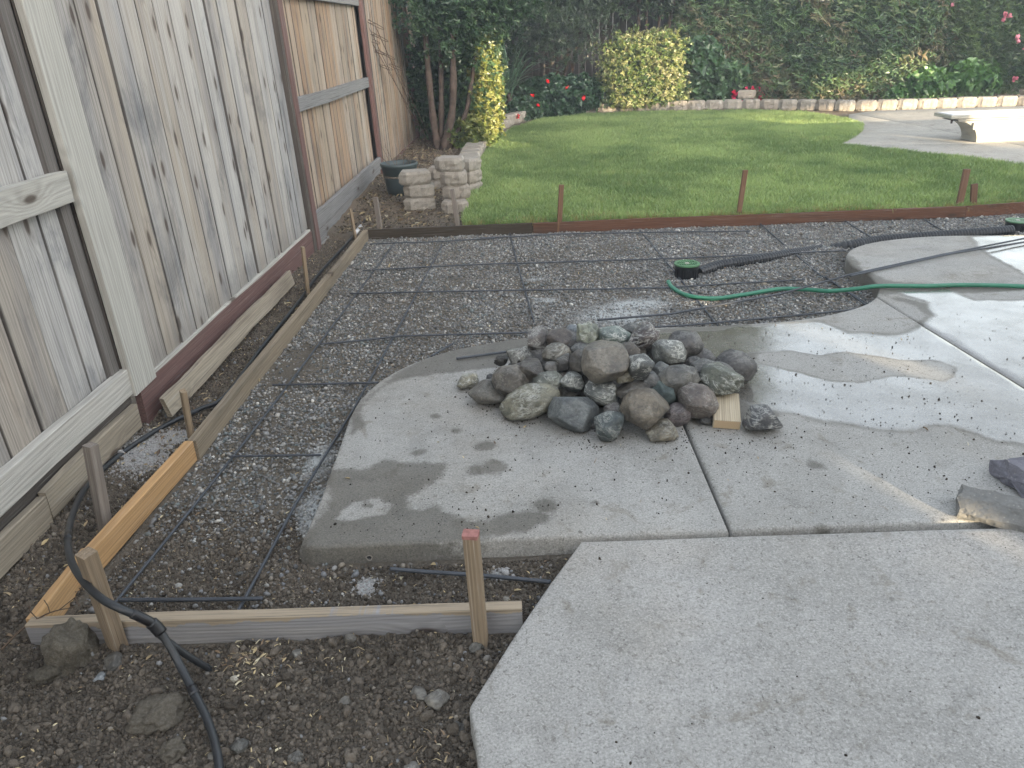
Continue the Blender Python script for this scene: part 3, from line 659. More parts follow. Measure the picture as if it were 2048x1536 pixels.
# ------------------------------------------------------------------ back fence
bf = empty('back_fence', (4, 17.5, .0), 'dark brown board fence with thin light gaps behind the shrubs at the back', 'fence')
x = -1.6; k = 0
while x < 10.5:
    w = .14; gap = .006 if 1.3 < x < 2.2 else .003
    plank('board', (x + w / 2, 17.5, -.05), (x + w / 2, 17.5, 2.05), (1, 0, 0), w - gap, .018, M['darkpost'], bf, seg=.5); x += w
for x in (-.2, 2.2, 4.6, 7.0, 9.4): plank('post', (x, 17.56, -.05), (x, 17.56, 2.1), (1, 0, 0), .09, .09, M['darkpost'], bf, seg=.6)
for z in (.3, 1.1, 1.8): plank('rail', (-1.6, 17.535, z), (10.4, 17.535, z), (0, 0, 1), .09, .04, M['darkpost'], bf, seg=1)

# ================================================================== form boards and stakes
FB = 'form boards round the gravel bed'
def form(a, b, w, t, mat, label, **k):
    o = plank('form_board', a, b, (0, 0, 1), w, t, M[mat], **k); return tag(o, label, 'form board', FB)
hz = -.047
form((-1.392, 2.800, hz), (-1.318, 6.50, hz), .092, .038, 'form_old', 'long muddy old form board running beside the fence to the back corner', warp=.006, seg=.08)
form((-1.452, 1.985, hz + .004), (-1.402, 2.795, hz), .092, .038, 'form_new', 'bright orange new lumber form board with knots between two left stakes', warp=.003)
form((-1.462, 1.752, hz - .004), (-1.470, 2.08, hz - .004), .090, .030, 'form_new', 'short yellow form board piece meeting the front board at the left corner', warp=.008, seg=.04, rough_end=.02)
form((-1.455, 1.728, hz), (-.028, 1.742, hz + .004), .092, .038, 'form_grey', 'grey front form board with tan damp top edge ending at the near slab', warp=.004, seg=.06)
form((-1.297, 6.520, hz - .004), (.105, 6.548, hz), .092, .030, 'form_dark', 'dark wet back form board from the left corner along the planting bed', warp=.004)
form((.112, 6.548, hz), (3.80, 6.590, hz + .004), .092, .024, 'form_wet', 'long wet reddish form board along the front edge of the lawn', warp=.004)
pv = None
bpts = catmull([(3.806, 6.592, 0), (4.4, 6.68, 0), (5.0, 6.85, 0), (5.8, 7.15, 0)], 6)
V = []; F = []
for i, p in enumerate(bpts):
    t_ = (bpts[min(i + 1, len(bpts) - 1)] - bpts[max(0, i - 1)]).normalized(); nr = Vector((-t_.y, t_.x, 0)) * .009
    V += [p - nr + Vector((0, 0, .006)), p + nr + Vector((0, 0, .006)), p + nr + Vector((0, 0, -.09)), p - nr + Vector((0, 0, -.09))]
    if i:
        a = (i - 1) * 4; b = i * 4
        for k in range(4): F.append((a + k, b + k, b + (k + 1) % 4, a + (k + 1) % 4))
F += [(3, 2, 1, 0), tuple(range(len(V) - 4, len(V)))]
me_ = mesh('form_board', [(v.x - 3.806, v.y - 6.592, v.z) for v in V], F)
o = link('form_board', me_, M['form_wet']); o.location = (3.806, 6.592, 0); tag(o, 'thin reddish form board bending away at the right end of the lawn edge', 'form board', FB)

SG = 'wooden stakes holding the form boards'
def stake(base, zb, top, dy, w, t, mat, label, tilt=0, yb=None):
    bx, by = G(base[0], base[1], zb)
    tx, tz = GY(top[0], top[1], by + dy)
    a = Vector((bx, by, zb)); b = Vector((tx, by + dy, tz)); a2 = a - (b - a).normalized() * .10
    o = plank('stake', a2, b, (math.cos(tilt), math.sin(tilt), 0), w, t, M[mat], warp=.002, rough_end=.004, seg=.06)
    return tag(o, label, 'stake', SG), b
stake((212, 1062), -.085, (180, 890), .02, .040, .036, 'stake_grey', 'grey brown stake on the fence side of the bright orange board', R(-25))
stake((236, 1292), -.075, (172, 1106), -.02, .043, .040, 'stake', 'thick light brown stake at the front left corner behind the black hose', R(-30))
_, tp = stake((962, 1292), -.085, (941, 1068), .0, .040, .032, 'stake', 'upright brown stake with a faded red marked top before the front form board', R(-8))
rp = plank('red_marking', tp - Vector((.0, 0, .007)), tp + Vector((0, 0, .0035)), (math.cos(R(-8)), math.sin(R(-8)), 0), .0425, .0345, M['redpaint'], _)
rp.parent = _; rp.matrix_parent_inverse = Matrix(); rp.matrix_basis = _.matrix_basis.inverted() @ frame_matrix(tp - Vector((0, 0, .007)), tp + Vector((0, 0, .0035)), (math.cos(R(-8)), math.sin(R(-8)), 0))
stake((382, 872), -.08, (366, 782), .0, .042, .024, 'stake', 'short tan stake where the orange board meets the muddy board', R(-55))
stake((616, 588), -.08, (605, 494), .0, .036, .020, 'stake', 'thin pale stake halfway along the muddy form board', R(-60))
stake((711, 478), -.07, (701, 418), .0, .034, .020, 'stake', 'small narrow stake just left of the back left form corner', R(-60))
stake((760, 456), -.03, (751, 395), .0, .042, .022, 'stake_grey', 'stake standing at the back left corner of the form', R(-15))
stake((916, 452), -.03, (904, 378), .0, .040, .022, 'stake_grey', 'grey weathered stake in front of the right stack of wall blocks', R(0))
stake((1119, 448), -.02, (1123, 370), .0, .040, .022, 'stake_red', 'straight reddish stake at the left part of the lawn edge', R(8))
stake((1477, 432), -.02, (1491, 340), .0, .040, .024, 'stake_red', 'leaning dark reddish stake at the middle of the lawn edge', R(10))
stake((1917, 415), -.02, (1934, 338), .02, .060, .022, 'stake_red', 'tall leaning orange brown stake near the right end of the lawn edge', R(10))
stake((1946, 414), -.02, (1949, 368), .0, .052, .024, 'stake_red', 'short upright dark stake beside the board joint at the right', R(0))

pl = plank('loose_plank', (-1.618, 3.09, .012), (-1.600, 5.15, -.006), (-.2, 0, 1), .095, .030, M['pale'], warp=.012, rough_end=.02, seg=.05); pl.data.materials[0] = M['tan_plank']
tag(pl, 'loose pale plank with a ragged edge leaning on the red kickboard', 'plank')
# ================================================================== reinforcing bars
RG = 'reinforcing bars laid over the gravel'
def ribbed(path_pts, r, label, group=RG, pitch=.011, name='rebar'):
    P = [Vector(p) for p in path_pts]; out = [P[0]]
    for a, b in zip(P[:-1], P[1:]):
        n = max(1, int((b - a).length / (pitch / 2)))
        for k in range(1, n + 1): out.append(a + (b - a) * k / n)
    o0 = out[0].copy()
    me = tube_mesh([p - o0 for p in out], r, 6, rfun=lambda i: r * (1.13 if i % 2 else .96)); o = link(name, me, M['rebar'], smooth=True); o.location = o0
    return tag(o, label, 'rebar', group)
def bar(pix, z, label, r=.0053, pitch=.012):
    zz = lambda x, y: z + .016 * float(sstep(3.4, 2.4, np.array(G(x, y, z)[1])))
    pts = [(*G(x, y, zz(x, y)), zz(x, y)) for x, y in pix]; L = (Vector(pts[0]) - Vector(pts[-1])).length
    rr = random.Random(label); mid = []
    for i in range(len(pts) - 1):
        a = Vector(pts[i]); b = Vector(pts[i + 1]); mid += [a, a.lerp(b, .5) + Vector((0, 0, rr.uniform(-.004, .003)))]
    ribbed([tuple(p) for p in mid] + [pts[-1]], r, label, pitch=pitch)
ZL, ZT = -.079, -.066
bar([(225, 1212), (500, 870), (640, 685), (792, 483)], ZL, 'long bar nearest the fence running the whole gravel strip')
bar([(474, 1226), (590, 1010), (700, 830), (800, 650), (884, 490)], ZL, 'second long bar close along the left edge of the round slab', pitch=.012)
bar([(1018, 458), (1035, 530), (1070, 650)], ZL, 'bar running back from the rock pile towards the lawn', pitch=.03)
bar([(1280, 460), (1350, 545), (1436, 652)], ZL, 'bar passing the green grated drain on its left', pitch=.03)
bar([(1520, 447), (1640, 550), (1758, 622)], ZL, 'bar reaching the inner curve of the right slab', pitch=.03)
bar([(1650, 553), (1735, 612)], ZT, 'short doubled bar lapped at the inner curve of the slab', pitch=.03)
bar([(1690, 442), (1752, 480)], ZL, 'bar between lawn edge and tip of the right slab', pitch=.03)
bar([(1850, 440), (1905, 472)], ZL, 'rightmost short bar running to the slab from the lawn', pitch=.03)
bar([(740, 488), (860, 484), (990, 476)], ZT, 'cross bar closest to the dark back form board', pitch=.03)
bar([(960, 476), (1120, 468), (1500, 462)], ZT, 'faint cross bar half sunk near the lawn edge', pitch=.03)
bar([(725, 541), (1000, 527), (1060, 526), (1280, 519), (1345, 517), (1690, 501)], ZT, 'cross bar passing just behind the green grated drain', pitch=.03)
bar([(700, 587), (1060, 580), (1340, 575), (1610, 559)], ZT, 'cross bar passing under the end of the green hose', pitch=.03)
bar([(640, 688), (800, 672), (1060, 665)], ZT, 'cross bar ending behind the rock pile on the left', pitch=.02)
bar([(1250, 658), (1480, 641), (1760, 614)], ZT, 'cross bar hugging the back edge of the patio slab', pitch=.03)
bar([(545, 770), (757, 765)], ZT, 'short cross bar level with the rounded slab corner', pitch=.014)
bar([(458, 913), (642, 910)], ZT, 'short cross bar in the middle of the gravel strip', pitch=.013)
bar([(238, 1200), (526, 1197)], ZT, 'nearest short cross bar behind the front form board', r=.0066, pitch=.012)
bar([(780, 1138), (940, 1149), (1102, 1164)], -.060, 'bar on the dirt between the slab edge and the front stake', r=.0068)
ribbed([(*G(1195, 640, -.055), -.055), (*G(1340, 628, -.05), -.05), (*G(1560, 588, -.03), -.03), (*G(1700, 549, .012), .012), (*G(1880, 510, .014), .014), (*G(2048, 477, .014), .014), (*G(2300, 430, .014), .014)], .0066, 'long bar crossing the gravel and resting over the right slab', pitch=.03)
ribbed([(*G(1700, 552, .012), .012), (*G(1905, 507, .026), .026), (*G(2048, 484, .015), .015), (*G(2300, 440, .014), .014)], .006, 'second bar lying beside the long one on the right slab', pitch=.03)
ribbed([(*G(913, 717, .010), .010), (*G(1040, 700, .014), .014)], .0062, 'short bar end sticking out left of the rock pile')
ribbed([(*G(862, 712, -.07), -.07), (*G(908, 686, -.065), -.065)], .005, 'short thin bar lying by the slab curve left of the pile', pitch=.03)

# ------------------------------------------------------------------ drains and corrugated pipe
def drain(px, py, zt, label, r=.083, h=.075):
    x, y = G(px, py, zt); t = empty('drain_basin', (x, y, zt - h), label, 'drain', 'drain basins in the gravel'); t.location.z = zt - h - .04
    def cyl(r0, r1, z0, z1, seg=40):
        V = []; F = []
        for rr, z in ((r0, z0), (r0, z1), (r1, z1), (r1, z0)):
            V += [(rr * math.cos(2 * math.pi * k / seg), rr * math.sin(2 * math.pi * k / seg), z) for k in range(seg)]
        for j in range(4):
            for k in range(seg): F.append((j * seg + k, j * seg + (k + 1) % seg, ((j + 1) % 4) * seg + (k + 1) % seg, ((j + 1) % 4) * seg + k))
        return V, F
    H = h + .04
    parts = [cyl(r * .93, r * .86, 0, H - .012), cyl(r * .99, r * .86, H - .035, H - .010)]
    for k in range(20):
        a = 2 * math.pi * k / 20; c, s = math.cos(a), math.sin(a); v, f = box_raw(r * .92, r * .97, -.003, .003, 0, H - .035); parts.append(([(p[0] * c - p[1] * s, p[0] * s + p[1] * c, p[2]) for p in v], f))
    link('basin', mesh('basin', *merge(parts)), M['black_plastic'], t)
    v, f = cyl(r * .80, 0.0001, 0, .003); pv_ = [(a, b, c + .02) for a, b, c in v]; link('basin_floor', mesh('floor', pv_, f), M['black_plastic'], t)
    gp = [cyl(r * 1.04, r * .84, H - .010, H)]
    n = 9
    for i in range(-n, n + 1):                                       # grate ribs with open slots between
        xx = i * r * .84 / n
        if i % 2 == 0:
            L = math.sqrt(max(0, (r * .85) ** 2 - xx * xx)); gp.append(box_raw(xx - .0030, xx + .0030, -L, L, H - .009, H - .001))
    for yy in (-.055, .0, .055):
        L = math.sqrt((r * .85) ** 2 - yy * yy); gp.append(box_raw(-L, L, yy - .006, yy + .006, H - .0085, H - .0015))
    gr = link('grate', mesh('grate', *merge(gp)), M['drain_green'], t)
    link('boss', mesh('boss', *cyl(.016, .0002, H - .006, H + .001, 16)), M['white_gel'], t)
    return t
d = drain(1374, 526, .008, 'black drain basin with green slotted grate beside the green hose'); d.rotation_euler.z = R(8)
d = drain(2036, 440, -.012, 'black drain basin with pale green grate at the far right', h=.08); d.rotation_euler.z = R(-10)
def corr(pix, label, r=.050):
    pts = catmull([(*G(x, y, z), z) for x, y, z in pix], 10); out = [pts[0]]
    for a, b in zip(pts[:-1], pts[1:]):
        n = max(1, int((b - a).length / .0075))
        for k in range(1, n + 1): out.append(a + (b - a) * k / n)
    o0 = out[0].copy(); me = tube_mesh([p - o0 for p in out], r, 16, rfun=lambda i: r * (1.0 if (i % 3) else .84))
    o = link('corrugated_pipe', me, M['corrugated'], smooth=False); o.location = o0; tag(o, label, 'pipe', 'corrugated drain pipes')
corr([(1398, 546, -.085), (1440, 532, -.078), (1510, 521, -.076), (1570, 511, -.088), (1640, 500, -.115)], 'corrugated black pipe leaving the green grated drain', .042)
corr([(1660, 500, -.125), (1700, 492, -.085), (1760, 482, -.080), (1860, 474, -.070), (1960, 467, -.065), (2022, 462, -.065)], 'corrugated black pipe along the tip of the right slab', .045)

# ------------------------------------------------------------------ hoses
def hose(pix, r, mat, name, label, cat, n=14, par=None):
    pts = catmull([(*G(x, y, z), z) for x, y, z in pix], n); o0 = pts[0].copy() if par is None else Vector(par.location)
    o = link(name, tube_mesh([p - o0 for p in pts], r, 12), M[mat], par, smooth=True)
    if par is None: o.location = o0; tag(o, label, cat)
    return o, pts
hose([(1336, 563, -.045), (1345, 575, -.062), (1372, 590, -.066), (1425, 597, -.066), (1490, 589, -.066), (1560, 578, -.062), (1610, 579, -.055), (1660, 582, -.04), (1710, 578, -.012), (1760, 572, .016), (1850, 572, .016), (1930, 570, .016), (2048, 573, .016), (2200, 585, .016), (2400, 600, .016)], .0135, 'hose_green', 'garden_hose', 'green garden hose snaking from the gravel over the right slab', 'hose')
bh = empty('irrigation_hose', (-1.5, 2.3, -.06), 'black poly irrigation pipe curving round the front left corner stakes', 'pipe')
_, hp = hose([(742, 425, -.045), (700, 480, -.07), (640, 545, -.07), (600, 600, -.07), (520, 700, -.075), (450, 792, -.068), (400, 818, -.062), (330, 851, -.055), (270, 888, -.045), (225, 922, -.035), (192, 952, -.015), (165, 985, .02), (145, 1030, .055), (136, 1075, .11), (142, 1120, .15), (165, 1160, .175), (200, 1195, .18), (240, 1217, .165), (285, 1236, .125), (312, 1254, .09), (338, 1290, .04), (362, 1335, -.01), (388, 1385, -.04), (415, 1440, -.052), (432, 1495, -.055), (440, 1560, -.055), (438, 1700, -.055)], .0108, 'hose_black', 'pipe', '', '', 10, bh)
hose([(306, 1258, .085), (335, 1282, .045), (370, 1308, -.01), (412, 1334, -.075), (425, 1342, -.10)], .0095, 'hose_black', 'branch_pipe', '', '', 8, bh)
def near(px, py, z): p = Vector((*G(px, py, z), z)); return min(range(len(hp)), key=lambda i: (hp[i] - p).length)
for a, b, rr in (((262, 1228, .145), (316, 1256, .088), .0132), ((300, 1246, .105), (322, 1266, .075), .0168), ((386, 1375, -.035), (392, 1388, -.04), .0128), ((138, 1066, .1), (137, 1078, .112), .0122)):
    i, j = sorted((near(*a), near(*b))); j = max(j, i + 1)
    link('fitting', tube_mesh([p - Vector(bh.location) for p in hp[i:j + 1]], rr, 12), M['black_plastic'], bh, smooth=True)
wp = [Vector((*G(x, y, -.035), -.035)) for x, y in ((711, 466), (722, 452))]
o = link('pipe_end', tube_mesh([p - wp[0] for p in wp], .016, 10), M['pale_pipe'], smooth=True); o.location = wp[0]; tag(o, 'short white pipe end beside the black pipe at the back left corner', 'pipe')

# drilled dowel holes in the slab edge, with pale drilling dust round them
for hx, hy in ((-.525, 2.047), (-.125, 2.062)):
    hb = empty('dowel_hole', (hx, hy - .004, -.048), 'drilled hole with white dust in the slab edge, ' + ('left of the front stake' if hx < -.3 else 'just right of the front stake'), 'drilled hole')
    vv, ff = [], []
    for r_ in (.0075, .0115):
        vv += [(r_ * math.cos(t) * (1 + .15 * math.sin(3 * t + hx)), 0, r_ * math.sin(t)) for t in np.linspace(0, 2 * math.pi, 20, endpoint=False)]
    ff = [(k, (k + 1) % 20, 20 + (k + 1) % 20, 20 + k) for k in range(20)]
    link('dust_ring', mesh('dust_ring', [(a, -.001, c) for a, b, c in vv], ff), M['block'], hb)
    link('hole', mesh('hole', [(a * .98, .0, c * .98) for a, b, c in vv[:20]] + [(a * .5, .0035, c * .5) for a, b, c in vv[:20]], [(k, (k + 1) % 20, 20 + (k + 1) % 20, 20 + k) for k in range(20)] + [tuple(range(20, 40))]), M['black_plastic'], hb)

# ================================================================== the rock pile
def rock(px, py, w, h, z, col, vein, label, kind='round', rot=0, dep=1.0, seed=None, group=None):
    x, y = G(px, py, z); s = pxm(x, y, z); rx = w / 2 / s; rz = h / 2 / s * .97; ry = (rx + rz) / 2 * dep
    seed = seed if seed is not None else int(px * 7 + py)
    amp, pl_, pd = {'round': (.13, 5, .78), 'flat': (.10, 9, .66), 'angular': (.12, 16, .60), 'rough': (.24, 12, .66)}[kind]
    V, F = ico(4, amp, 1.5, seed, (rx, ry, rz), pl_, pd, .97, {'round': .85, 'flat': .6, 'angular': .55, 'rough': .38}[kind])
    o = link('rock', mesh('rock', V, F), M['rock'], smooth=True)
    zmin = min(v[2] for v in V); o.location = (x, y, z); 
    cr = math.cos(rot)
    o.rotation_euler = (0, -rot, random.Random(seed).uniform(-.3, .3))
    low = min((o.rotation_euler.to_matrix() @ Vector(v)).z for v in V)
    if z + low < .006 or z < .09: o.location.z = max(-low - .006, 0) if z < .09 else o.location.z
    if o.location.z + low < -.006: o.location.z = -low - .004
    o.color = (*(c * .76 for c in col), vein)
    return tag(o, label, 'rock', group or 'rocks heaped on the patio slab')
GB=(.175,.166,.148); BR=(.14,.127,.112); DK=(.085,.08,.078); BG=(.165,.18,.185); CR=(.36,.34,.26); GN=(.20,.225,.19); PU=(.16,.145,.14); RU=(.20,.172,.135); TN=(.28,.245,.18); PK=(.21,.175,.155)
cx = lambda a: 880 + a * .3516
cy = lambda a: 600 + a * .3516
ROCKS = [
 (165,448,140,85,.045,CR,.8,'small speckled cream rock at the far left tip of the pile','rough',0),
 (282,520,228,145,.06,GB,.1,'smooth grey brown rock at the left front of the pile','flat',R(-8)),
 (402,458,190,165,.12,(.20,.18,.155),.15,'rounded brown grey rock behind the left front rock','round',R(-25)),
 (300,405,115,85,.075,DK,.2,'dark little rock above the smooth left front rock','angular',0),
 (512,570,312,165,.075,(.27,.26,.20),.55,'long speckled olive and white rock at the front left','round',R(18)),
 (765,618,270,195,.085,BG,.1,'big smooth blue grey rock at the centre front','flat',R(-5)),
 (955,685,190,185,.075,(.11,.13,.13),.4,'dark grey green rock with a rust corner at the front','angular',R(-35)),
 (1170,622,260,215,.10,RU,.15,'large rusty brown blocky rock at the front centre','flat',0),
 (1270,738,172,108,.040,TN,.3,'small tan rock lying loose in front of the pile','rough',R(10)),
 (1352,645,135,120,.05,(.165,.135,.138),.2,'small purplish rock between tan and pink rocks','round',R(20)),
 (1458,577,212,188,.09,PK,.3,'pinkish brown lumpy rock left of the wooden block','flat',R(-20)),
 (1575,448,262,200,.13,(.16,.17,.14),.75,'grey green rock with a thick white vein at the right end','rough',R(-30)),
 (1355,453,215,150,.15,GB,.2,'plain grey brown rock above the pinkish rock','round',R(8)),
 (1272,530,150,120,.11,(.115,.15,.145),.0,'smooth teal green rock wedged right of the rusty block','flat',R(-35)),
 (1100,508,190,90,.13,BR,.1,'flat dark brown rock above the rusty block','flat',R(4)),
 (918,522,182,135,.11,(.24,.25,.23),.9,'white speckled grey rock right of the blue grey rock','round',R(-15)),
 (992,588,115,115,.08,(.24,.22,.21),.5,'small pinkish grey speckled rock beside the rusty block','round',0),
 (757,467,150,122,.13,(.19,.20,.19),.6,'rough grey rock above the blue grey rock','angular',0),
 (617,462,162,105,.125,(.20,.21,.18),.4,'grey green rock above the long speckled rock','round',R(-5)),
 (530,408,162,162,.15,(.12,.105,.09),.1,'dark brown wedge shaped rock in the left of the pile','angular',R(-20)),
 (450,322,142,132,.14,(.16,.155,.14),.5,'dark speckled rock at the upper left of the pile','rough',0),
 (556,228,130,148,.17,PU,.6,'purplish grey striped rock at the top left','rough',R(-15)),
 (690,222,160,112,.19,(.17,.145,.13),.0,'smooth brown oval rock on the back top of the pile','round',R(-5)),
 (660,306,152,105,.19,(.24,.22,.18),.4,'tan grey rock below the smooth brown oval rock','round',R(12)),
 (810,285,120,75,.19,(.18,.185,.18),.2,'grey rock tucked left above the biggest rock','round',0),
 (700,362,98,125,.18,DK,.3,'dark upright rock in the middle left of the pile','angular',R(-5)),
 (792,352,115,135,.19,BR,.0,'dark brown smooth rock touching the biggest rock','round',R(8)),
 (636,384,80,70,.16,(.18,.17,.16),.2,'small grey rock hidden between the middle left rocks','round',0),
 (845,205,150,140,.235,(.33,.35,.28),.8,'cream green lichened rock at the top of the pile','rough',R(-10)),
 (990,206,182,105,.24,(.20,.25,.23),.85,'green grey rock with white swirls on the back top','round',R(-8)),
 (760,178,95,75,.21,(.20,.225,.25),.3,'small bluish rock at the top behind the brown oval','round',0),
 (940,355,262,240,.235,(.22,.20,.17),.05,'biggest grey brown rock with a pointed lower corner','flat',R(-25)),
 (1070,300,130,110,.24,(.17,.15,.13),.05,'brown shoulder rock right behind the biggest rock','flat',R(20)),
 (1133,370,172,172,.23,(.14,.145,.14),.9,'dark rock laced with white veins right of the biggest rock','angular',R(20)),
 (1158,215,170,160,.245,(.15,.125,.12),.6,'rough purple brown rock at the top right','rough',R(20)),
 (1305,300,225,145,.20,(.24,.25,.235),.9,'wide grey and white streaked rock on the right slope','angular',R(-8)),
 (1262,400,120,95,.17,(.20,.21,.21),.85,'narrow streaked rock under the wide white streaked rock','angular',R(25)),
 (1440,352,72,62,.17,DK,.2,'small dark rock above the veined right rock','round',0),
 (1500,385,150,95,.16,(.13,.13,.125),.3,'dark grey rock behind the plain grey brown rock','flat',R(-15)),
 (1042,432,115,95,.18,(.20,.18,.13),.4,'brown mossy rock below the white veined dark rock','rough',0),
 (1198,458,115,95,.15,(.13,.13,.13),.1,'dark grey rock in the hollow above the teal rock','round',R(-20)),
 (1832,645,222,152,.075,(.13,.13,.135),.5,'single dark glossy rock lying alone right of the wooden block','flat',R(-5)),
 (868,690,70,52,.03,DK,.1,'little dark rock under the edge of the blue grey rock','round',0),
 (1518,668,70,55,.03,(.10,.095,.09),.1,'little dark rock behind the wooden block','round',0),
 (1085,165,80,60,.22,(.18,.185,.18),.3,'small grey rock peeking over the back of the pile','round',0),
 (352,345,75,65,.09,(.06,.055,.05),.1,'small black rock at the back left of the pile','rough',0),
 (425,535,60,40,.03,(.26,.23,.18),.3,'tiny rock between the two long front rocks','round',0),
 (610,640,50,0,.0,DK,0,None,None,0),
]
for r_ in ROCKS:
    if r_[7] is None: continue
    a, b, w, h, z, c, v, lb, kd, rt = r_
    rock(cx(a), cy(b), w * .3516 * 1.13, h * .3516 * 1.13, z, c, v, lb, kd, rt, dep=1.05)
rr = random.Random(3)
FILL = [(.0, 3.22), (.17, 3.08), (.33, 3.04), (.52, 3.0), (.70, 3.04), (.84, 3.10), (.08, 3.36), (.25, 3.27), (.44, 3.22), (.62, 3.22), (.80, 3.26), (.96, 3.22), (.22, 3.45), (.40, 3.42), (.58, 3.42), (.76, 3.42), (.12, 3.52)]
for i, (x, y) in enumerate(FILL):
    rr_ = .088; V, F = ico(3, .14, 1.4, 900 + i, (rr_ * 1.1, rr_, rr_ * .88), 5, .78); o = link('rock', mesh('rock', V, F), M['rock'], smooth=True)
    o.location = (x, y, .068); o.color = (*random.Random(i).choice((BR, DK, DK)), .2); tag(o, 'dark base rock buried inside the heap under the outer rocks', 'rock', 'base rocks buried inside the heap')
for i, (x, y) in enumerate([(.30, 3.22), (.47, 3.18), (.64, 3.16), (.38, 3.36), (.56, 3.34), (.20, 3.34), (.74, 3.28)]):
    V, F = ico(3, .14, 1.4, 950 + i, (.085, .08, .065), 5, .78); o = link('rock', mesh('rock', V, F), M['rock'], smooth=True)
    o.location = (x, y, .165); o.color = (*random.Random(i).choice((BR, DK, DK)), .2); tag(o, 'dark base rock buried inside the heap under the outer rocks', 'rock', 'base rocks buried inside the heap')

# short piece of lumber standing in front of the pile
a = G(1443, 858, 0); 
bk = plank('wood_block', (a[0] + .018, a[1] - .006, .022), (a[0] + .052, a[1] + .17, .062), (1, -.12, 0), .108, .042, M['block_wood'], warp=.001, seed=5)
tag(bk, 'short cut block of lumber propped at the right front of the rock pile', 'wood block')
m_e = link('cut_end', mesh('cut_end', [(-.0012, -.050, -.0185), (-.0012, .050, -.0185), (-.0012, .050, .0185), (-.0012, -.050, .0185), (.001, -.050, -.0185), (.001, .050, -.0185), (.001, .050, .0185), (.001, -.050, .0185)], [(3, 2, 1, 0), (4, 5, 6, 7), (0, 1, 5, 4), (1, 2, 6, 5), (2, 3, 7, 6), (3, 0, 4, 7)]), M['endgrain'], bk)

# ------------------------------------------------------------------ broken concrete at the right
def chunk(name, prof, L, loc, rot, col, label, seed=1):
    """broken curb piece: an uneven prism"""
    bm = bmesh.new(); n = 26; rr = random.Random(seed); rows = []
    prof = densify(prof, .012)
    for i in range(n + 1):
        x = L * i / n; s = 1 - .25 * (i / n) ** 3
        rows.append([bm.verts.new((x + (.02 * mnoise.noise(Vector((y * 20, z * 20, seed))) if i in (0, n) else 0), y * s + .007 * mnoise.fractal(Vector((x * 14, y * 14, z * 14 + seed)), .9, 2, 4), z * s + .007 * mnoise.fractal(Vector((x * 14 + 9, y * 14, z * 14)), .9, 2, 4))) for y, z in prof])
    k = len(prof)
    for i in range(n):
        for j in range(k): bm.faces.new((rows[i][j], rows[i][(j + 1) % k], rows[i + 1][(j + 1) % k], rows[i + 1][j]))
    for q, rev in ((rows[0], False), (rows[-1], True)):
        c = bm.verts.new(sum((v.co for v in q), Vector()) / k + Vector((-.012 if not rev else .012, 0, .0)))
        for j in range(k): bm.faces.new((q[(j + 1) % k], q[j], c) if not rev else (q[j], q[(j + 1) % k], c))
    bmesh.ops.recalc_face_normals(bm, faces=bm.faces); me = bpy.data.meshes.new(name); bm.to_mesh(me); bm.free()
    o = link(name, me, M['chunk'], smooth=False); o.location = loc; o.rotation_euler = rot; o.color = (*col, 1); return tag(o, label, 'concrete chunk', 'broken concrete pieces at the right')
chunk('concrete_chunk', [(-.06, 0), (.065, .0), (.072, .022), (.035, .075), (-.02, .06), (-.062, .025)], .34, (1.425, 2.150, .004), (0, 0, R(-28)), (.19, .188, .18), 'broken curb piece with flat trowelled faces lying across the slab gap', 3)
chunk('concrete_chunk', [(-.10, 0), (.10, 0), (.11, .04), (.03, .09), (-.06, .08), (-.11, .03)], .30, (1.665, 2.275, .004), (0, 0, R(8)), (.185, .18, .205), 'rough purplish concrete chunk behind the flat sided curb piece', 8)

# ================================================================== block wall, edging and stacked blocks
def wall_block_raw(w=.30, d=.20, h=.13, seed=0):
    """split faced wall block: rough three-facet face towards -Y"""
    rr = random.Random(seed); pr = [(-w/2, -d*.28), (-w*.27, -d/2), (w*.27, -d/2), (w/2, -d*.28), (w*.40, d/2), (-w*.40, d/2)]
    pr = densify(pr, .028); k = len(pr); V = []; F = []; nz = 5
    for i in range(nz + 1):
        z = h * i / nz; ins = .019 if i in (0, nz) else 0
        for x, y in pr:
            rough = .009 if y < d * .1 else .002; s = 1 - ins / (w / 2)
            V.append((x * s + rough * mnoise.noise(Vector((x * 25, z * 25, seed))), y * s + rough * 1.4 * mnoise.noise(Vector((x * 22 + 5, z * 30, seed + 3))), z))
        if i:
            a = (i - 1) * k; b = i * k
            for j in range(k): F.append((a + j, a + (j + 1) % k, b + (j + 1) % k, b + j))
    F.append(tuple(reversed(range(k)))); F.append(tuple(range(nz * k, nz * k + k))); return V, F
BM = [mesh('wall_block', *wall_block_raw(seed=i)) for i in range(5)]
for b_ in BM: b_.materials.append(M['block'])
def place_block(x, y, z, rz, i, s=(1, 1, 1), parent=None):
    o = bpy.data.objects.new('block', BM[i % 5]); COL.objects.link(o); o.rotation_euler.z = rz; o.scale = s
    if parent: o.parent = parent; o.location = Vector((x, y, z)) - Vector(parent.location)
    else: o.location = (x, y, z)
    return o
def blk(x, y, z, rz, i, s, label):
    o = place_block(x, y, z, rz, i, s); o.name = 'wall_block'; return tag(o, label, 'wall block', 'loose stacked wall blocks')
def stack(px, py, z0, n, labels, dx, hh=.13, wsc=1.0):
    x, y = G(px, py, z0); y += .10
    for i in range(n): blk(x + dx[i][0], y + dx[i][1], z0 + i * hh, R(dx[i][2]), i + n, (wsc * dx[i][3], 1, hh / .13), labels[i])
stack(843, 424, -.055, 3, ['bottom block of the left stack beside the planter pot', 'middle block of the left stack beside the planter pot', 'top block of the left stack beside the planter pot'], [(-.02, 0, 4, 1.02), (-.01, .01, -5, 1.0), (-.05, .01, 8, 1.02)], .125)
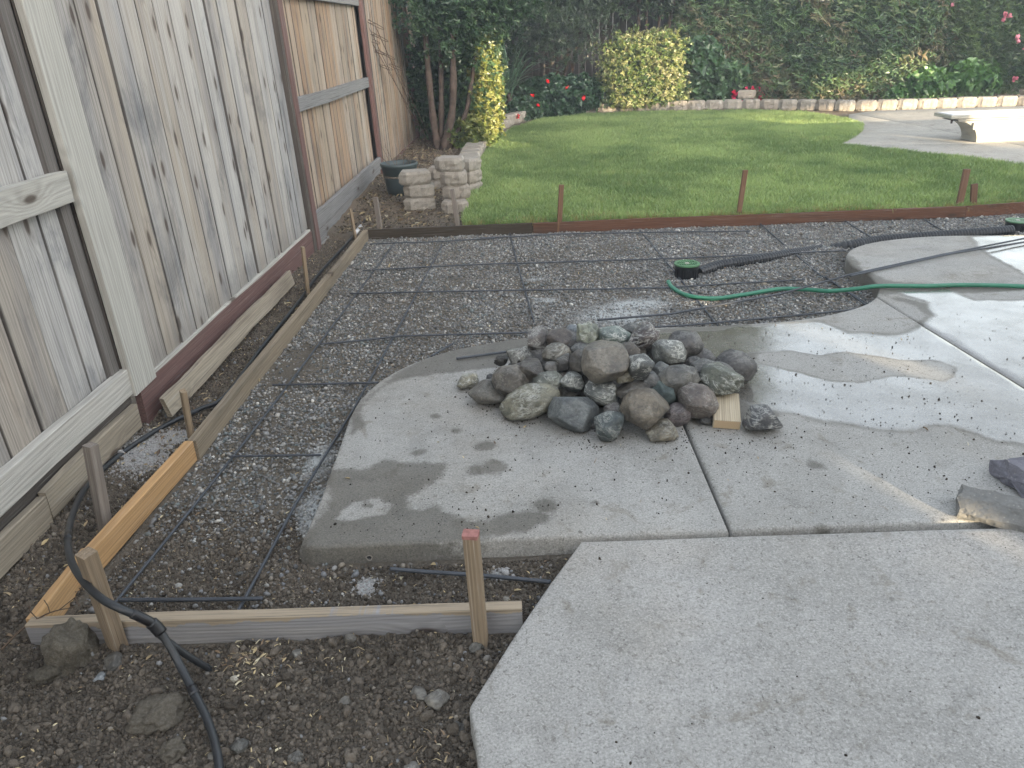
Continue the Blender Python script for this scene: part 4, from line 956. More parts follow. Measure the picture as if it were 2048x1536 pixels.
stack(906, 430, -.055, 4, ['bottom block of the right stack, standing forward behind the grey stake', 'second block from the bottom of the right stack', 'third block from the bottom of the right stack', 'topmost block of the right stack with a whitish top'], [(.02, -.02, 2, .86), (.03, .10, 5, .88), (.02, .09, -8, .84), (-.01, .11, -14, .92)], .125)
x, y = G(945, 400, -.05)
for i, lb in enumerate(('lower block of the short stack touching the lawn corner', 'middle block of the short stack touching the lawn corner', 'upper block of the short stack touching the lawn corner')): blk(x - .03, y + .32, -.05 + i * .125, R(70), i, (1, 1, .96), lb)
x, y = G(885, 395, -.05); blk(x - .02, y + .35, -.05, 0, 2, (1, 1, 1), 'block on the ground between the two taller stacks')
blk(x - .02, y + .35, .08, 0, 3, (1, 1, 1), 'block lifted behind and between the two taller stacks')

gw = empty('garden_wall', (3, 15.5, .0), 'low wall of tan split faced blocks curving round the lawn to the hedge bed', 'wall')
wp = catmull([(-.68, 8.3, 0), (-.62, 9.6, 0), (-.60, 10.8, 0), (-.50, 12.4, 0), (-.30, 13.8, 0), (.25, 15.0, 0), (1.15, 15.72, 0), (2.5, 15.62, 0), (4.2, 15.38, 0), (5.2, 14.95, 0), (5.9, 14.45, 0), (6.8, 14.28, 0), (8.2, 14.22, 0), (10.4, 14.0, 0)], 24)
acc = 0; nxt = .16; i_b = 0
for a, b in zip(wp[:-1], wp[1:]):
    L = (b - a).length
    while nxt <= acc + L:
        p = a.lerp(b, (nxt - acc) / L); t_ = (b - a).normalized(); ang = math.atan2(t_.y, t_.x)
        low = p.y < 14.2 and p.x < 0
        z = -.05 if low else (-.02 if p.x < 1 else -.01); hh = .14 if low else .17 / 1.0
        if low: o = place_block(p.x, p.y, z, ang, i_b, (1.03, 1.35, 1.2), gw)
        else: o = place_block(p.x, p.y, z, ang + R(random.uniform(-2, 2)), i_b, (1.12, 1.0, 1.36 + random.uniform(-.03, .03)), gw)
        i_b += 1; nxt += .305 if low else .335
    acc += L
x, z = GY(1493, 200, 15.55); blk(x, 15.60, .165, R(3), 1, (1.15, .8, 1.15), 'single block set on top of the garden wall by the red flowers')

# ------------------------------------------------------------------ planter pot
px_, py_ = G(801, 398, -.04); pt = empty('planter_pot', (px_, py_ + .12, -.06), 'dark grey green plastic pot with dry stems beside the left block stack', 'pot')
def lathe(prof, seg=40):
    V = []; F = []
    for r, z in prof: V += [(r * math.cos(2 * math.pi * k / seg), r * math.sin(2 * math.pi * k / seg), z) for k in range(seg)]
    for j in range(len(prof) - 1):
        for k in range(seg): F.append((j * seg + k, j * seg + (k + 1) % seg, (j + 1) * seg + (k + 1) % seg, (j + 1) * seg + k))
    F.append(tuple(reversed(range(seg)))); F.append(tuple(range((len(prof) - 1) * seg, len(prof) * seg))); return V, F
link('pot_body', mesh('pot', *lathe([(.13, 0), (.155, .16), (.178, .31), (.182, .312), (.186, .337), (.192, .343), (.192, .367), (.180, .369), (.172, .32), (.168, .27)])), M['pot'], pt, smooth=True)
link('pot_soil', mesh('pot_soil', *lathe([(.169, .23), (.169, .275), (.02, .282)])), M['soil'], pt)
rr = random.Random(5)
for i in range(9):
    a = rr.uniform(0, 6.28); l = rr.uniform(.18, .36); q = [(.07 * math.cos(a) * (1 + 2.2 * t) + .012 * rr.gauss(0, 1), .07 * math.sin(a) * (1 + 1.8 * t) + .012 * rr.gauss(0, 1), .27 + l * t) for t in (0, .25, .5, .75, 1)]
    link('stem', tube_mesh(q, .003, 5, rfun=lambda i: .0035 - i * .0006), M['twig'], pt, smooth=True)

# ------------------------------------------------------------------ wire plant supports leaning on the fence
TG = 'wire plant supports leaning on the fence'
def support(base, zb, topp, Yt, label, loop=True, seed=0):
    bx, by = G(base[0], base[1], zb); tx, tz = GY(topp[0], topp[1], Yt); a = Vector((bx, by, zb)); b = Vector((tx, Yt, tz)); d = (b - a).normalized(); s = d.cross(Vector((.9, .3, .2))).normalized(); n = d.cross(s)
    t = empty('plant_support', a, label, 'plant support', TG); L = (b - a).length; rr = random.Random(seed)
    for k in (-1, 1):
        link('wire', tube_mesh([s * k * .018, d * L * .5 + s * k * .02, d * L + s * k * .03], .0032, 6), M['rust'], t, smooth=True)
    for f in ((.93, .07), (1.02, .085), (.80, .06))[:3 if loop else 1]:
        c = d * L * f[0]; q = [c + s * math.cos(w) * f[1] * .5 + (d * .8 + n * .6).normalized() * math.sin(w) * f[1] * 1.5 for w in np.linspace(0, 2 * math.pi, 22)]
        link('loop', tube_mesh(q, .0035, 6), M['rust'], t, smooth=True)
    c = d * L * .42; link('tie', tube_mesh([c - s * .03, c + s * .03], .003, 5), M['rust'], t)
    return t
support((856, 302), -.0, (733, 45), 9.7, 'leftmost rusty wire plant support leaning on the fence', seed=1)
support((863, 304), -.0, (752, 55), 9.75, 'second rusty wire plant support leaning on the fence from the left', seed=2)
support((868, 303), -.0, (744, 85), 9.85, 'third wire support from the left, lowest loops near the fence', seed=3)
support((872, 301), -.0, (785, 120), 10.1, 'rightmost shorter wire support closest to the shrub', False, seed=4)

# ------------------------------------------------------------------ diving board stand
ds = empty('diving_board_stand', (5.62, 10.05, .012), 'white moulded jump board stand on the pool deck at the right', 'diving stand')
def prism(pr, y0, y1):
    k = len(pr); V = [(x, y0, z) for x, z in pr] + [(x, y1, z) for x, z in pr]; F = [tuple(range(k)), tuple(reversed(range(k, 2 * k)))] + [((i + 1) % k, i, i + k, (i + 1) % k + k) for i in range(k)]; return V, F
curve = [(.15 - .27 * (1 - math.cos(t)) , .02 + .30 * math.sin(t)) for t in np.linspace(0, math.pi / 2, 9)]
base = [(2.6, 0), (2.6, .33), (-.16, .33)] + [(x, z) for x, z in reversed(curve)] + [(.15, 0)]
def bev(o, w=.01, s=3): b = o.modifiers.new('bevel', 'BEVEL'); b.width = w; b.segments = s; b.limit_method = 'ANGLE'
o = link('pedestal', mesh('pedestal', *prism(base, .03, .40)), M['white_gel'], ds); bev(o, .012)
o = link('lip', mesh('lip', *prism([(-.13, .335), (2.6, .335), (2.6, .362), (-.15, .362)], .015, .415)), M['white_gel'], ds); bev(o, .006)
o = link('board', mesh('board', *prism([(-.24, .365), (2.7, .365), (2.7, .422), (-.24, .422)], .0, .43)), M['white_gel'], ds); bev(o, .012)
o = link('tread', mesh('tread', *prism([(-.21, .4225), (2.68, .4225), (2.68, .428), (-.21, .428)], .03, .40)), M['sandtop'], ds)
ds.scale = (1, 1, .80)
link('bolt', mesh('bolt', *lathe([(.012, 0), (.012, .05), (.0005, .05)], 12)), M['rust'], ds).location = (-.17, .10, .29)
link('bracket', mesh('bracket', *prism([(.06, .20), (.06, .30), (.10, .30), (.10, .20)], .0, .028)), M['white_gel'], ds)
# ================================================================== loose masses: gravel, soil crumbs, chips, grass
def sample(poly, n, x0=None):
    p = np.array(poly); lo = p.min(0); hi = p.max(0); out = np.zeros((0, 2))
    while len(out) < n:
        q = RNG.uniform(lo, hi, (n * 2, 2)); out = np.concatenate([out, q[sdist(poly, q) > 0]])
    return out[:n]
peb = [ico(1 if k else 1, .16, 1.2, 40 + k, s) for k, s in enumerate([(1, .8, .6), (1, .9, .7), (.9, .75, .75), (1.2, .7, .5), (.8, .8, .65)])]
q = sample(GRAVEL, 190000); q = q[sdist(MID, q) < -.004]; q = q[~((q[:, 1] < 2.2) & (q[:, 0] > -.55))]
dens = .80 + .9 * fbm(q[:, 0], q[:, 1], 1.6, 4, 61) + .35 * fbm(q[:, 0], q[:, 1], 6, 3, 67)
dens -= .95 * sstep(2.35, 1.95, q[:, 1]); dens -= .5 * np.exp(-(((q[:, 0] + .55) / .25) ** 2 + ((q[:, 1] - 3.75) / .22) ** 2)) + .4 * np.exp(-(((q[:, 0] - .9) / .5) ** 2 + ((q[:, 1] - 6.0) / .3) ** 2)) + .55 * np.exp(-(((q[:, 0] + 1.2) / .12) ** 2 + ((q[:, 1] - 3.9) / .5) ** 2))
for c_, d_, ax_, ay_ in POWDER[:3]: dens -= .55 * np.exp(-(((q[:, 0] - c_) / ax_) ** 2 + ((q[:, 1] - d_) / ay_) ** 2))
q = q[RNG.random(len(q)) < np.clip(dens, .06, 1)]
n = len(q); sz = np.clip(RNG.lognormal(math.log(.0058), .33, n), .003, .016); sz *= np.where(q[:, 1] > 4.6, 1.05, 1)
z = ground_z(q[:, 0], q[:, 1]) + sz * RNG.uniform(.0, .9, n)
tone = RNG.choice(9, n, p=[.17, .17, .15, .12, .12, .09, .08, .06, .04]); pal = np.array([(.17, .175, .185), (.23, .235, .24), (.11, .115, .12), (.30, .30, .30), (.20, .185, .165), (.16, .19, .20), (.25, .22, .18), (.40, .40, .39), (.55, .54, .52)])
colr = pal[tone] * np.array([(.88, .86, .82)]) * RNG.uniform(.7, 1.25, (n, 1))
wp_ = np.zeros(n)
for c_, d_, ax_, ay_ in POWDER: wp_ = np.maximum(wp_, .75 * np.exp(-(((q[:, 0] - c_) / ax_) ** 2 + ((q[:, 1] - d_) / ay_) ** 2)))
wp_ = (wp_ * RNG.uniform(.2, 1, n))[:, None]; colr = colr * (1 - wp_) + np.array([(.45, .47, .47)]) * wp_
scatter('gravel', peb, np.stack([q[:, 0], q[:, 1], z], 1), RNG.uniform(0, 6.28, (n, 3)) * np.array([[.12, .12, 1]]), sz[:, None] * RNG.uniform(.8, 1.2, (n, 3)), colr, M['pebble'], 'grey crushed gravel spread between the form boards and slab', 'gravel', smooth=True)

clod = [ico(2, .42, 2.4, 60 + k, (1, .85, .65), 7, .62) for k in range(6)]
FRONT = [(-2.0, .75), (.1, .75), (-.10, 1.2), (-.165, 1.38), (-.10, 1.56), (-.03, 1.712), (-1.44, 1.700), (-1.56, 1.8), (-1.60, 2.5), (-1.75, 2.6), (-2.0, 2.6)]
INNER = [(-1.42, 1.775), (.02, 1.775), (.10, 1.9), (.16, 2.03), (-.72, 2.02), (-.85, 2.35), (-1.35, 2.45)]
TRENCH = [(-1.43, 1.9), (-1.42, 2.8), (-1.36, 6.5), (-1.66, 6.5), (-1.72, 3.0), (-1.74, 1.9)]
BED = [(-1.62, 6.6), (-.48, 6.62), (-.52, 7.2), (-.80, 8.5), (-.78, 10.8), (-.6, 13), (-.5, 14), (.1, 15.2), (1.1, 15.95), (2.5, 15.9), (1, 16.4), (-1.55, 16.4)]
HB = [(1.0, 15.95), (2.5, 15.8), (4.2, 15.55), (5.2, 15.15), (6.0, 14.65), (8.2, 14.45), (10.4, 14.2), (10.4, 16.4), (1.0, 16.4)]
pts = []; szs = []
for poly, nn, lo_, sg in ((FRONT, 95000, .0034, .55), (INNER, 26000, .0030, .5), (TRENCH, 34000, .0034, .5), (BED, 14000, .007, .5)):
    q = sample(poly, nn); s = np.clip(RNG.lognormal(math.log(lo_), sg, nn), .0018, .019); pts.append(q); szs.append(s)
q = np.concatenate(pts); sz = np.concatenate(szs); n = len(q)
wk = np.zeros(n)
for c_, d_, ax_, ay_ in POWDER[3:7]: wk = np.maximum(wk, np.exp(-(((q[:, 0] - c_) / ax_) ** 2 + ((q[:, 1] - d_) / ay_) ** 2) * 1.2))
wk = (wk > RNG.uniform(.2, .8, n)).astype(float)[:, None]
z = ground_z(q[:, 0], q[:, 1]) + sz * RNG.uniform(-.1, .6, n); br = (RNG.uniform(.5, 1.5, n) * 1.15 * (1 + .35 * fbm(q[:, 0], q[:, 1], 4, 3, 8)))[:, None]
scatter('soil_crumbs', clod, np.stack([q[:, 0], q[:, 1], z], 1), RNG.uniform(0, 6.28, (n, 3)), sz[:, None] * RNG.uniform(.8, 1.2, (n, 3)), np.array([(.135, .117, .096)]) * br * (1 - wk) + np.array([(.5, .5, .5)]) * wk, M['clod'], 'loose crumbly dark soil in front of and beside the form boards', 'soil', smooth=True)

# pebbles mixed through the soil
q = np.concatenate([sample(FRONT, 900), sample(INNER, 900), sample(TRENCH, 900)]); n = len(q); sz = np.clip(RNG.lognormal(math.log(.006), .45, n), .003, .017)
scatter('soil_pebbles', peb, np.stack([q[:, 0], q[:, 1], ground_z(q[:, 0], q[:, 1]) + sz * .6], 1), RNG.uniform(0, 6.28, (n, 3)), sz * .8, pal[RNG.choice([0, 1, 3, 4, 6, 4, 6], n)] * RNG.uniform(.5, 1.0, (n, 1)), M['pebble'], 'small pebbles scattered through the loose soil', 'pebbles', smooth=True)

# wood chips, straw and dry leaves
def leaf_raw(w=.35, fold=.08, bend=.1, seg=3):
    V = [(0, 0, 0)]; F = []
    for i in range(1, seg + 1):
        t = i / (seg + 1); ww = w * math.sin(math.pi * t ** .8) * .5; V += [(-ww, t, fold * ww * 2 - bend * t * t), (0, t, -bend * t * t), (ww, t, fold * ww * 2 - bend * t * t)]
    V.append((0, 1, -bend)); e = len(V) - 1; F += [(0, 2, 1), (0, 3, 2)]
    for i in range(seg - 1):
        a = 1 + 3 * i; b = a + 3; F += [(a, a + 1, b + 1, b), (a + 1, a + 2, b + 2, b + 1)]
    a = 1 + 3 * (seg - 1); F += [(a, a + 1, e), (a + 1, a + 2, e)]
    return V, F
def strip_raw(w, bend): return [(-w, 0, 0), (w, 0, 0), (w * .9, .5, bend), (-w * .9, .5, bend), (w * .5, 1, 0), (-w * .3, 1, 0)], [(0, 1, 2, 3), (3, 2, 4, 5)]
chips = [strip_raw(.16, .12), strip_raw(.07, .2), strip_raw(.04, .12), leaf_raw(.4, .5, -.2)]
SLABTOP = [(-.7, 2.1), (2.0, 2.12), (2.0, 3.9), (.7, 3.9), (-.5, 3.55), (-.7, 3.1)]
GAP = [(.2, 2.045), (1.4, 2.052), (3.5, 2.07), (3.5, 2.095), (1.4, 2.08), (.2, 2.07)]
qs = [sample(FRONT, 2300), sample(INNER, 620), sample(TRENCH, 1500), sample(BED, 9000), sample(GRAVEL, 900), sample(SLABTOP, 60), sample(GAP, 700), sample(HB, 4000)]
for cxp, cyp, sp, nn in ((520, 1325, .05, 130), (840, 1480, .05, 30), (480, 1315, .03, 60), (690, 1310, .03, 12), (1300, 1375, .0, 0)):
    a = G(cxp, cyp, -.07); qs.append(RNG.normal(a, max(sp, .001), (nn, 2)))
zt = [0, 0, 0, 0, 0, .003, -.045, 0] + [0] * 5
q = np.concatenate(qs); zz = np.concatenate([np.full(len(a), b, float) for a, b in zip(qs, zt)]); n = len(q)
zz = np.where(zz == 0, ground_z(q[:, 0], q[:, 1]) + .007, zz); sz = RNG.lognormal(math.log(.013), .42, n); sz[:3000] *= .62; sz = np.where(q[:, 1] > 6.6, sz * 2.3, sz)
keep = ~((sdist(MID, q) > -.003) & (zz < -.02) & (np.abs(q[:, 1] - 2.06) > .05)); keep &= ~((sdist(NEAR, q) > -.005) & (zz < -.05))
cp = np.array([(.46, .37, .22), (.36, .28, .17), (.52, .46, .32), (.24, .17, .11), (.15, .11, .08)])
cc = cp[RNG.choice(5, n, p=[.24, .24, .12, .2, .2])] * RNG.uniform(.7, 1.2, (n, 1))
cc = np.where((q[:, 1] > 6.6)[:, None], cc * .62, cc)
scatter('wood_chips', chips, np.stack([q[:, 0], q[:, 1], zz], 1)[keep], (RNG.uniform(0, 6.28, (n, 3)) * np.array([[.08, .08, 1]]))[keep], sz[keep], cc[keep], M['chip'], 'pale wood chips, straw and dry leaf litter lying on the soil', 'wood chips')
# dirt crumbs dropped on the slabs
qa = np.concatenate([sample(SLABTOP, 1500), sample([(.1, 1.0), (2.2, 1.0), (2.2, 2.0), (.2, 2.0)], 260), sample([(.7, 2.2), (3.4, 2.2), (3.4, 4.2), (.7, 3.8)], 600)])
for cxp, cyp, sp, nn in ((985, 790, .06, 170), (1040, 840, .05, 120), (1180, 880, .07, 120), (1350, 880, .07, 150), (1500, 880, .09, 110), (1000, 1020, .1, 70), (800, 1070, .14, 90), (1990, 1010, .06, 60)):
    qa = np.concatenate([qa, RNG.normal(G(cxp, cyp), sp, (nn, 2))])
qa = qa[(sdist(MID, qa) > .02) | (sdist(NEAR, qa) > .02)]; n = len(qa); sz = np.clip(RNG.lognormal(math.log(.0017), .5, n), .0008, .006)
scatter('slab_crumbs', clod, np.stack([qa[:, 0], qa[:, 1], sz * .3 + .001], 1), RNG.uniform(0, 6.28, (n, 3)), sz, np.array([(.06, .05, .04)]) * RNG.uniform(.5, 1.6, (n, 1)), M['clod'], 'small soil crumbs and grit scattered on the concrete', 'soil crumbs')

# ------------------------------------------------------------------ grass
def tuft(seed, n=11):
    rr = random.Random(seed); parts = []
    for _ in range(n):
        a = rr.uniform(0, 6.28); r = rr.uniform(0, .028); x, y = r * math.cos(a), r * math.sin(a); h = rr.uniform(.028, .062); ln = rr.uniform(.1, .75) * h; b = rr.uniform(0, 6.28); w = rr.uniform(.0014, .0026); c = b + 1.57 + rr.uniform(-.5, .5)
        dx, dy = math.cos(b) * ln, math.sin(b) * ln; wx, wy = math.cos(c) * w, math.sin(c) * w
        parts.append(([(x - wx, y - wy, 0), (x + wx, y + wy, 0), (x + dx * .35 + wx * .9, y + dy * .35 + wy * .9, h * .6), (x + dx * .35 - wx * .9, y + dy * .35 - wy * .9, h * .6), (x + dx, y + dy, h)], [(0, 1, 2, 3), (3, 2, 4)]))
    return merge(parts)
q = sample(LAWN, 120000); dn = np.clip(1.25 - .055 * (q[:, 1] - 6.6), .5, 1); q = q[RNG.random(len(q)) < dn]
# ragged overhang along the lawn edges
e_ = densify(LAWN, .01); e_ = np.array(e_) + RNG.normal(0, .012, (len(e_), 2)); e_ = e_[e_[:, 1] > BL(e_[:, 0]) + .014]; q = np.concatenate([q, e_]); n = len(q)
f1 = fbm(q[:, 0], q[:, 1], .9, 4, 91); f2 = fbm(q[:, 0], q[:, 1], 4, 3, 95); z = ground_z(q[:, 0], q[:, 1]) - .004
t_ = np.clip(.5 + .9 * f1 + .5 * f2 + RNG.normal(0, .22, n), 0, 1)[:, None]
cg = np.array([(.14, .215, .085)]) * (1 - t_) + np.array([(.34, .43, .19)]) * t_
dry = np.clip(sstep(.30, .0, q[:, 1] - BL(q[:, 0])) * 1.1 + .5 * sstep(.18, .5, f2) + .12, 0, 1) * (RNG.random(n) < .42); cg = cg * (1 - dry[:, None]) + np.array([(.30, .25, .12)]) * dry[:, None]
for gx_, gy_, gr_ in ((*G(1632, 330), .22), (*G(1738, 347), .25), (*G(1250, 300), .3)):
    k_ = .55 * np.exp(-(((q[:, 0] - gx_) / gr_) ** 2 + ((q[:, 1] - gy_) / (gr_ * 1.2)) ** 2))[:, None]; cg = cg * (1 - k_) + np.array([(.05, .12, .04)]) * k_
sc = RNG.uniform(.65, 1.35, n) * (1 + .2 * f2); sc *= np.where(dry > .3, .8, 1)
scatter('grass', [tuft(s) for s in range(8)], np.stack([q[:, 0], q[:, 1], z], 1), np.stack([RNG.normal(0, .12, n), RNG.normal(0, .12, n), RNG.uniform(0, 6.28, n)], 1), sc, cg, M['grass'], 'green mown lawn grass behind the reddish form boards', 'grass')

# ================================================================== shrubs and trees
def sprig(seed, n=6, w=.38, spread=.9, size=1.0, fold=.4, bend=.2, seg=2):
    rr = random.Random(seed); parts = []
    for i in range(n):
        a = 2.4 * i + rr.uniform(-.4, .4); el = rr.uniform(.15, spread); s = size * rr.uniform(.7, 1.1); z0 = .55 * i / n
        V, F = leaf_raw(w, fold, bend, seg); ca, sa = math.cos(a), math.sin(a); ce, se = math.cos(el * 1.3), math.sin(el * 1.3); out = []
        for x, y, z in V:
            y2, z2 = y * ce * s - z * se * s, y * se * s + z * ce * s; x *= s; out.append((x * ca - y2 * sa, x * sa + y2 * ca, z2 + z0))
        parts.append((out, F))
    return merge(parts)
PUSH = .85                                                          # the beds lie behind the wall
def push(p): k = (p[1] + PUSH) / p[1]; return (p[0] * k, p[1] + PUSH, max(.0, CAM_H + (p[2] - CAM_H) * k))
SMALL = [sprig(i, 7, .55, .9) for i in range(5)]; LONG = [sprig(i + 20, 6, .34, .9, 1.0, .5, .3, 3) for i in range(5)]; FINE = [sprig(i + 40, 9, .30, 1.0) for i in range(5)]; BROAD = [sprig(i + 60, 5, .85, .7, 1.0, .25, .35, 3) for i in range(5)]
def dirs(n): v = RNG.normal(0, 1, (n, 3)); return v / np.linalg.norm(v, axis=1)[:, None]
def n3(v, f, s): return fbm(v[:, 0] + v[:, 2] * .73 + 20, v[:, 1] - v[:, 2] * .61 + 20, f, 3, s)
def crown(parent, blobs, n, leaf, cols, protos, name='crown', shell=.35, sq=2.0, lump=.25, upw=.25, label=None, mat='leaf', zmin=.02, seed=0, rag=.06):
    if blobs[0][0][1] > 14: blobs = [(push(c), tuple(q * (c[1] + PUSH) / c[1] for q in r)) for c, r in blobs]
    vol = np.array([b[1][0] * b[1][1] + b[1][1] * b[1][2] + b[1][0] * b[1][2] for b in blobs]); vol = vol / vol.sum(); P = []; D = []
    for (c, r), f in zip(blobs, vol):
        m = int(n * f); d = dirs(m); pw = (np.abs(d) ** sq).sum(1) ** (-1 / sq); rad = pw * (1 + lump * n3(d * 3 + np.array(c), 1.3, 7 + seed) + .10 * n3(d * 9, 1.0, 3)) * (1 - shell * RNG.random(m) ** 1.6) + RNG.normal(0, rag, m)
        P.append(np.array(c) + d * rad[:, None] * np.array(r)); D.append(d)
    P = np.concatenate(P); D = np.concatenate(D); k = P[:, 2] > zmin; P = P[k]; D = D[k]; m = len(P)
    o = D + RNG.normal(0, .55, (m, 3)); o[:, 2] += upw; o /= np.linalg.norm(o, axis=1)[:, None]
    rt = np.stack([RNG.normal(0, .35, m), np.arccos(np.clip(o[:, 2], -1, 1)), np.arctan2(o[:, 1], o[:, 0])], 1)
    cl = np.clip(.5 + .9 * n3(P, 2.2, 13 + seed) + RNG.normal(0, .24, m), 0, .999); ci = cl * (len(cols) - 1); i0 = ci.astype(int); fr = (ci - i0)[:, None]; ca = np.array(cols)
    cc = ca[i0] * (1 - fr) + ca[np.minimum(i0 + 1, len(cols) - 1)] * fr
    return scatter(name, protos, P, rt, leaf * RNG.uniform(.7, 1.25, m), cc * RNG.uniform(.75, 1.2, (m, 1)), M[mat], label, None, 'stuff', parent)
def limb(parent, pts, r0, r1, mat='bark', name='trunk'):
    if pts[0][1] > 14: pts = [push(p) for p in pts]
    P = catmull(pts, 5); nn = len(P); L0 = Vector(parent.location)
    return link(name, tube_mesh([p - L0 for p in P], r0, 9, rfun=lambda i: (r0 + (r1 - r0) * i / nn) * (1 + .12 * math.sin(i * 2.1))), M[mat], parent, smooth=True)
DG = [(.032, .065, .034), (.052, .10, .05), (.078, .14, .066)]

# left multi-trunk shrub beside the fence
T1 = empty('clipped_shrub', (-1.12, 11.3, .0), 'multi trunk dark green shrub in the left corner with a sunlit yellow green edge', 'shrub')
crown(T1, [((-.78, 11.6, 2.3), (.82, .9, 1.25)), ((-.30, 11.5, 2.6), (.9, .9, 1.0)), ((-.52, 12.0, 1.0), (.36, .62, 1.05)), ((-.66, 12.0, .55), (.42, .55, .60)), ((-.98, 12.5, 1.2), (.5, .6, .9)), ((-1.25, 12.6, .8), (.42, .6, .8))], 17500, .055, DG + [(.06, .10, .04)], SMALL, shell=.55)
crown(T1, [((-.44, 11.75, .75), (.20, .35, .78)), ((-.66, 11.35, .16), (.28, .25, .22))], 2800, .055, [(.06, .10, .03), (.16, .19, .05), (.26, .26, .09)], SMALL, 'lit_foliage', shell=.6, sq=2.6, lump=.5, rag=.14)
for a, b, c, r in (((-1.12, 11.2, 0), (-1.17, 11.25, .6), (-1.20, 11.4, 1.5), .055), ((-1.05, 11.15, 0), (-.88, 11.2, .55), (-.82, 11.3, 1.5), .06), ((-1.08, 11.25, 0), (-1.04, 11.4, .7), (-1.0, 11.5, 1.6), .045), ((-.98, 11.2, 0), (-.70, 11.35, .5), (-.52, 11.5, 1.3), .04)): limb(T1, [a, b, c], r, r * .65, 'bark')
# dark fine leaved tree in the middle
T2 = empty('dark_tree', (.75, 15.9, .0), 'dark fine leaved tree behind the red flowering plant, left of the round lit shrub', 'tree')
crown(T2, [((.85, 15.2, 2.2), (1.0, .7, 1.3)), ((.30, 15.4, 2.9), (1.0, .8, 1.6)), ((1.25, 15.5, 3.2), (.9, .8, 1.6)), ((.6, 16, 4.6), (1.6, 1.2, 1.6))], 13500, .075, [(.032, .050, .032), (.055, .082, .050), (.08, .115, .065)], FINE, shell=.6)
for dx in (-.25, 0, .22, .4): limb(T2, [(.75 + dx * .4, 15.9, 0), (.8 + dx * .8, 15.8, 1), (.8 + dx * 1.3, 15.6, 2.4)], .05, .03, 'bark_dark')
# tall tree over the lit shrub
T3 = empty('tall_tree', (2.55, 15.7, .1), 'tall tree with pinkish trunks rising behind the round lit shrub', 'tree')
crown(T3, [((2.45, 15.5, 2.15), (1.1, .55, .55)), ((2.0, 15.7, 3.2), (1.3, 1, 1.2)), ((3.0, 15.8, 3.4), (1.2, 1, 1.3)), ((2.3, 16, 5.2), (1.9, 1.5, 1.9)), ((1.2, 16.2, 6.3), (1.8, 1.5, 1.7)), ((3.7, 16.2, 6.9), (1.7, 1.5, 2.3))], 18000, .08, [(.026, .046, .024), (.046, .075, .036), (.075, .11, .05)], SMALL, shell=.7)
crown(T3, [((2.6, 16.2, 6.0), (1.7, 1.2, 1.6)), ((4.1, 16.3, 6.6), (1.35, 1.2, 2.6)), ((4.3, 16.3, 4.6), (1.0, 1.0, 1.2)), ((3.0, 16.3, 4.4), (1.5, 1.0, 1.0))], 17000, .20, [(.026, .046, .024), (.046, .075, .036)], SMALL, 'upper_crown', shell=.9)
for dx, r in ((-.25, .045), (-.12, .03), (.1, .035), (.28, .055)): limb(T3, [(2.55 + dx * .6, 15.65, 0), (2.55 + dx, 15.6, 1.3), (2.6 + dx * 1.5, 15.7, 2.8), (2.4 + dx * 2, 15.9, 4.4)], r, r * .5, 'bark')
T3b = empty('corner_tree', (-1.0, 15.3, .0), 'dark tree filling the far left corner behind the spiky plant', 'tree')
crown(T3b, [((-.4, 15.2, 2.6), (1.2, .8, 1.9)), ((.0, 15.6, 4.2), (1.6, 1.2, 2.0)), ((-1.4, 14.2, 3.6), (.9, 1.3, 1.7)), ((-.7, 15.6, 1.0), (.8, .5, .9))], 11000, .09, [(.016, .032, .018), (.028, .052, .028), (.045, .075, .036)], SMALL, shell=.6)
limb(T3b, [(-1, 15.3, 0), (-.8, 15.3, 1.5), (-.5, 15.3, 3.2)], .07, .04, 'bark_dark')
# variegated shrub in the sun
T4 = empty('round_shrub', (2.55, 15.1, .1), 'clipped boxy variegated yellow green shrub in the sun behind the low wall', 'shrub')
crown(T4, [((2.27, 15.0, .70), (.68, .52, .66)), ((2.33, 15.05, .42), (.72, .5, .42)), ((2.08, 15.0, .18), (.58, .45, .18)), ((2.62, 15.0, .80), (.34, .42, .48))], 9500, .058, [(.05, .095, .03), (.12, .17, .055), (.24, .26, .11), (.34, .33, .19)], SMALL, shell=.5, sq=3.2, lump=.32, zmin=.10, rag=.11)
limb(T4, [(2.4, 15.1, .05), (2.38, 15.1, .5), (2.3, 15.1, 1)], .03, .015, 'bark')
# hedge
T5 = empty('photinia_hedge', (5.2, 15.6, .1), 'tall clipped hedge of glossy dark and reddish leaves along the back right', 'hedge')
crown(T5, [((3.8, 15.75, 1.5), (.85, .6, 1.5)), ((4.8, 15.6, 1.5), (.95, .62, 1.5)), ((5.7, 15.3, 1.5), (.95, .65, 1.55)), ((6.6, 15.15, 1.5), (.95, .62, 1.5)), ((7.3, 15.3, 1.7), (.8, .5, 1.6)), ((5.6, 15.0, .5), (1.3, .45, .45)), ((6.4, 14.9, .45), (.9, .35, .40))], 26000, .105, [(.055, .10, .05), (.09, .155, .07), (.125, .185, .085), (.16, .165, .095), (.22, .18, .12)], LONG, shell=.4, sq=3.2, lump=.18, zmin=.08, rag=.05)
for x in (4.2, 5.2, 6.2, 7.0): limb(T5, [(x, 15.6, 0), (x + .05, 15.6, 1), (x, 15.6, 2.2)], .04, .02, 'bark_dark')
T6 = empty('lobed_shrub', (3.75, 15.35, .1), 'bright green low shrub with lobed leaves right of the round lit shrub', 'shrub')
crown(T6, [((3.62, 15.2, .50), (.52, .35, .42)), ((3.40, 15.15, .85), (.35, .3, .35)), ((4.05, 15.3, .5), (.4, .3, .35))], 2300, .11, [(.035, .085, .035), (.055, .12, .05), (.085, .155, .065)], BROAD, shell=.5, zmin=.1)
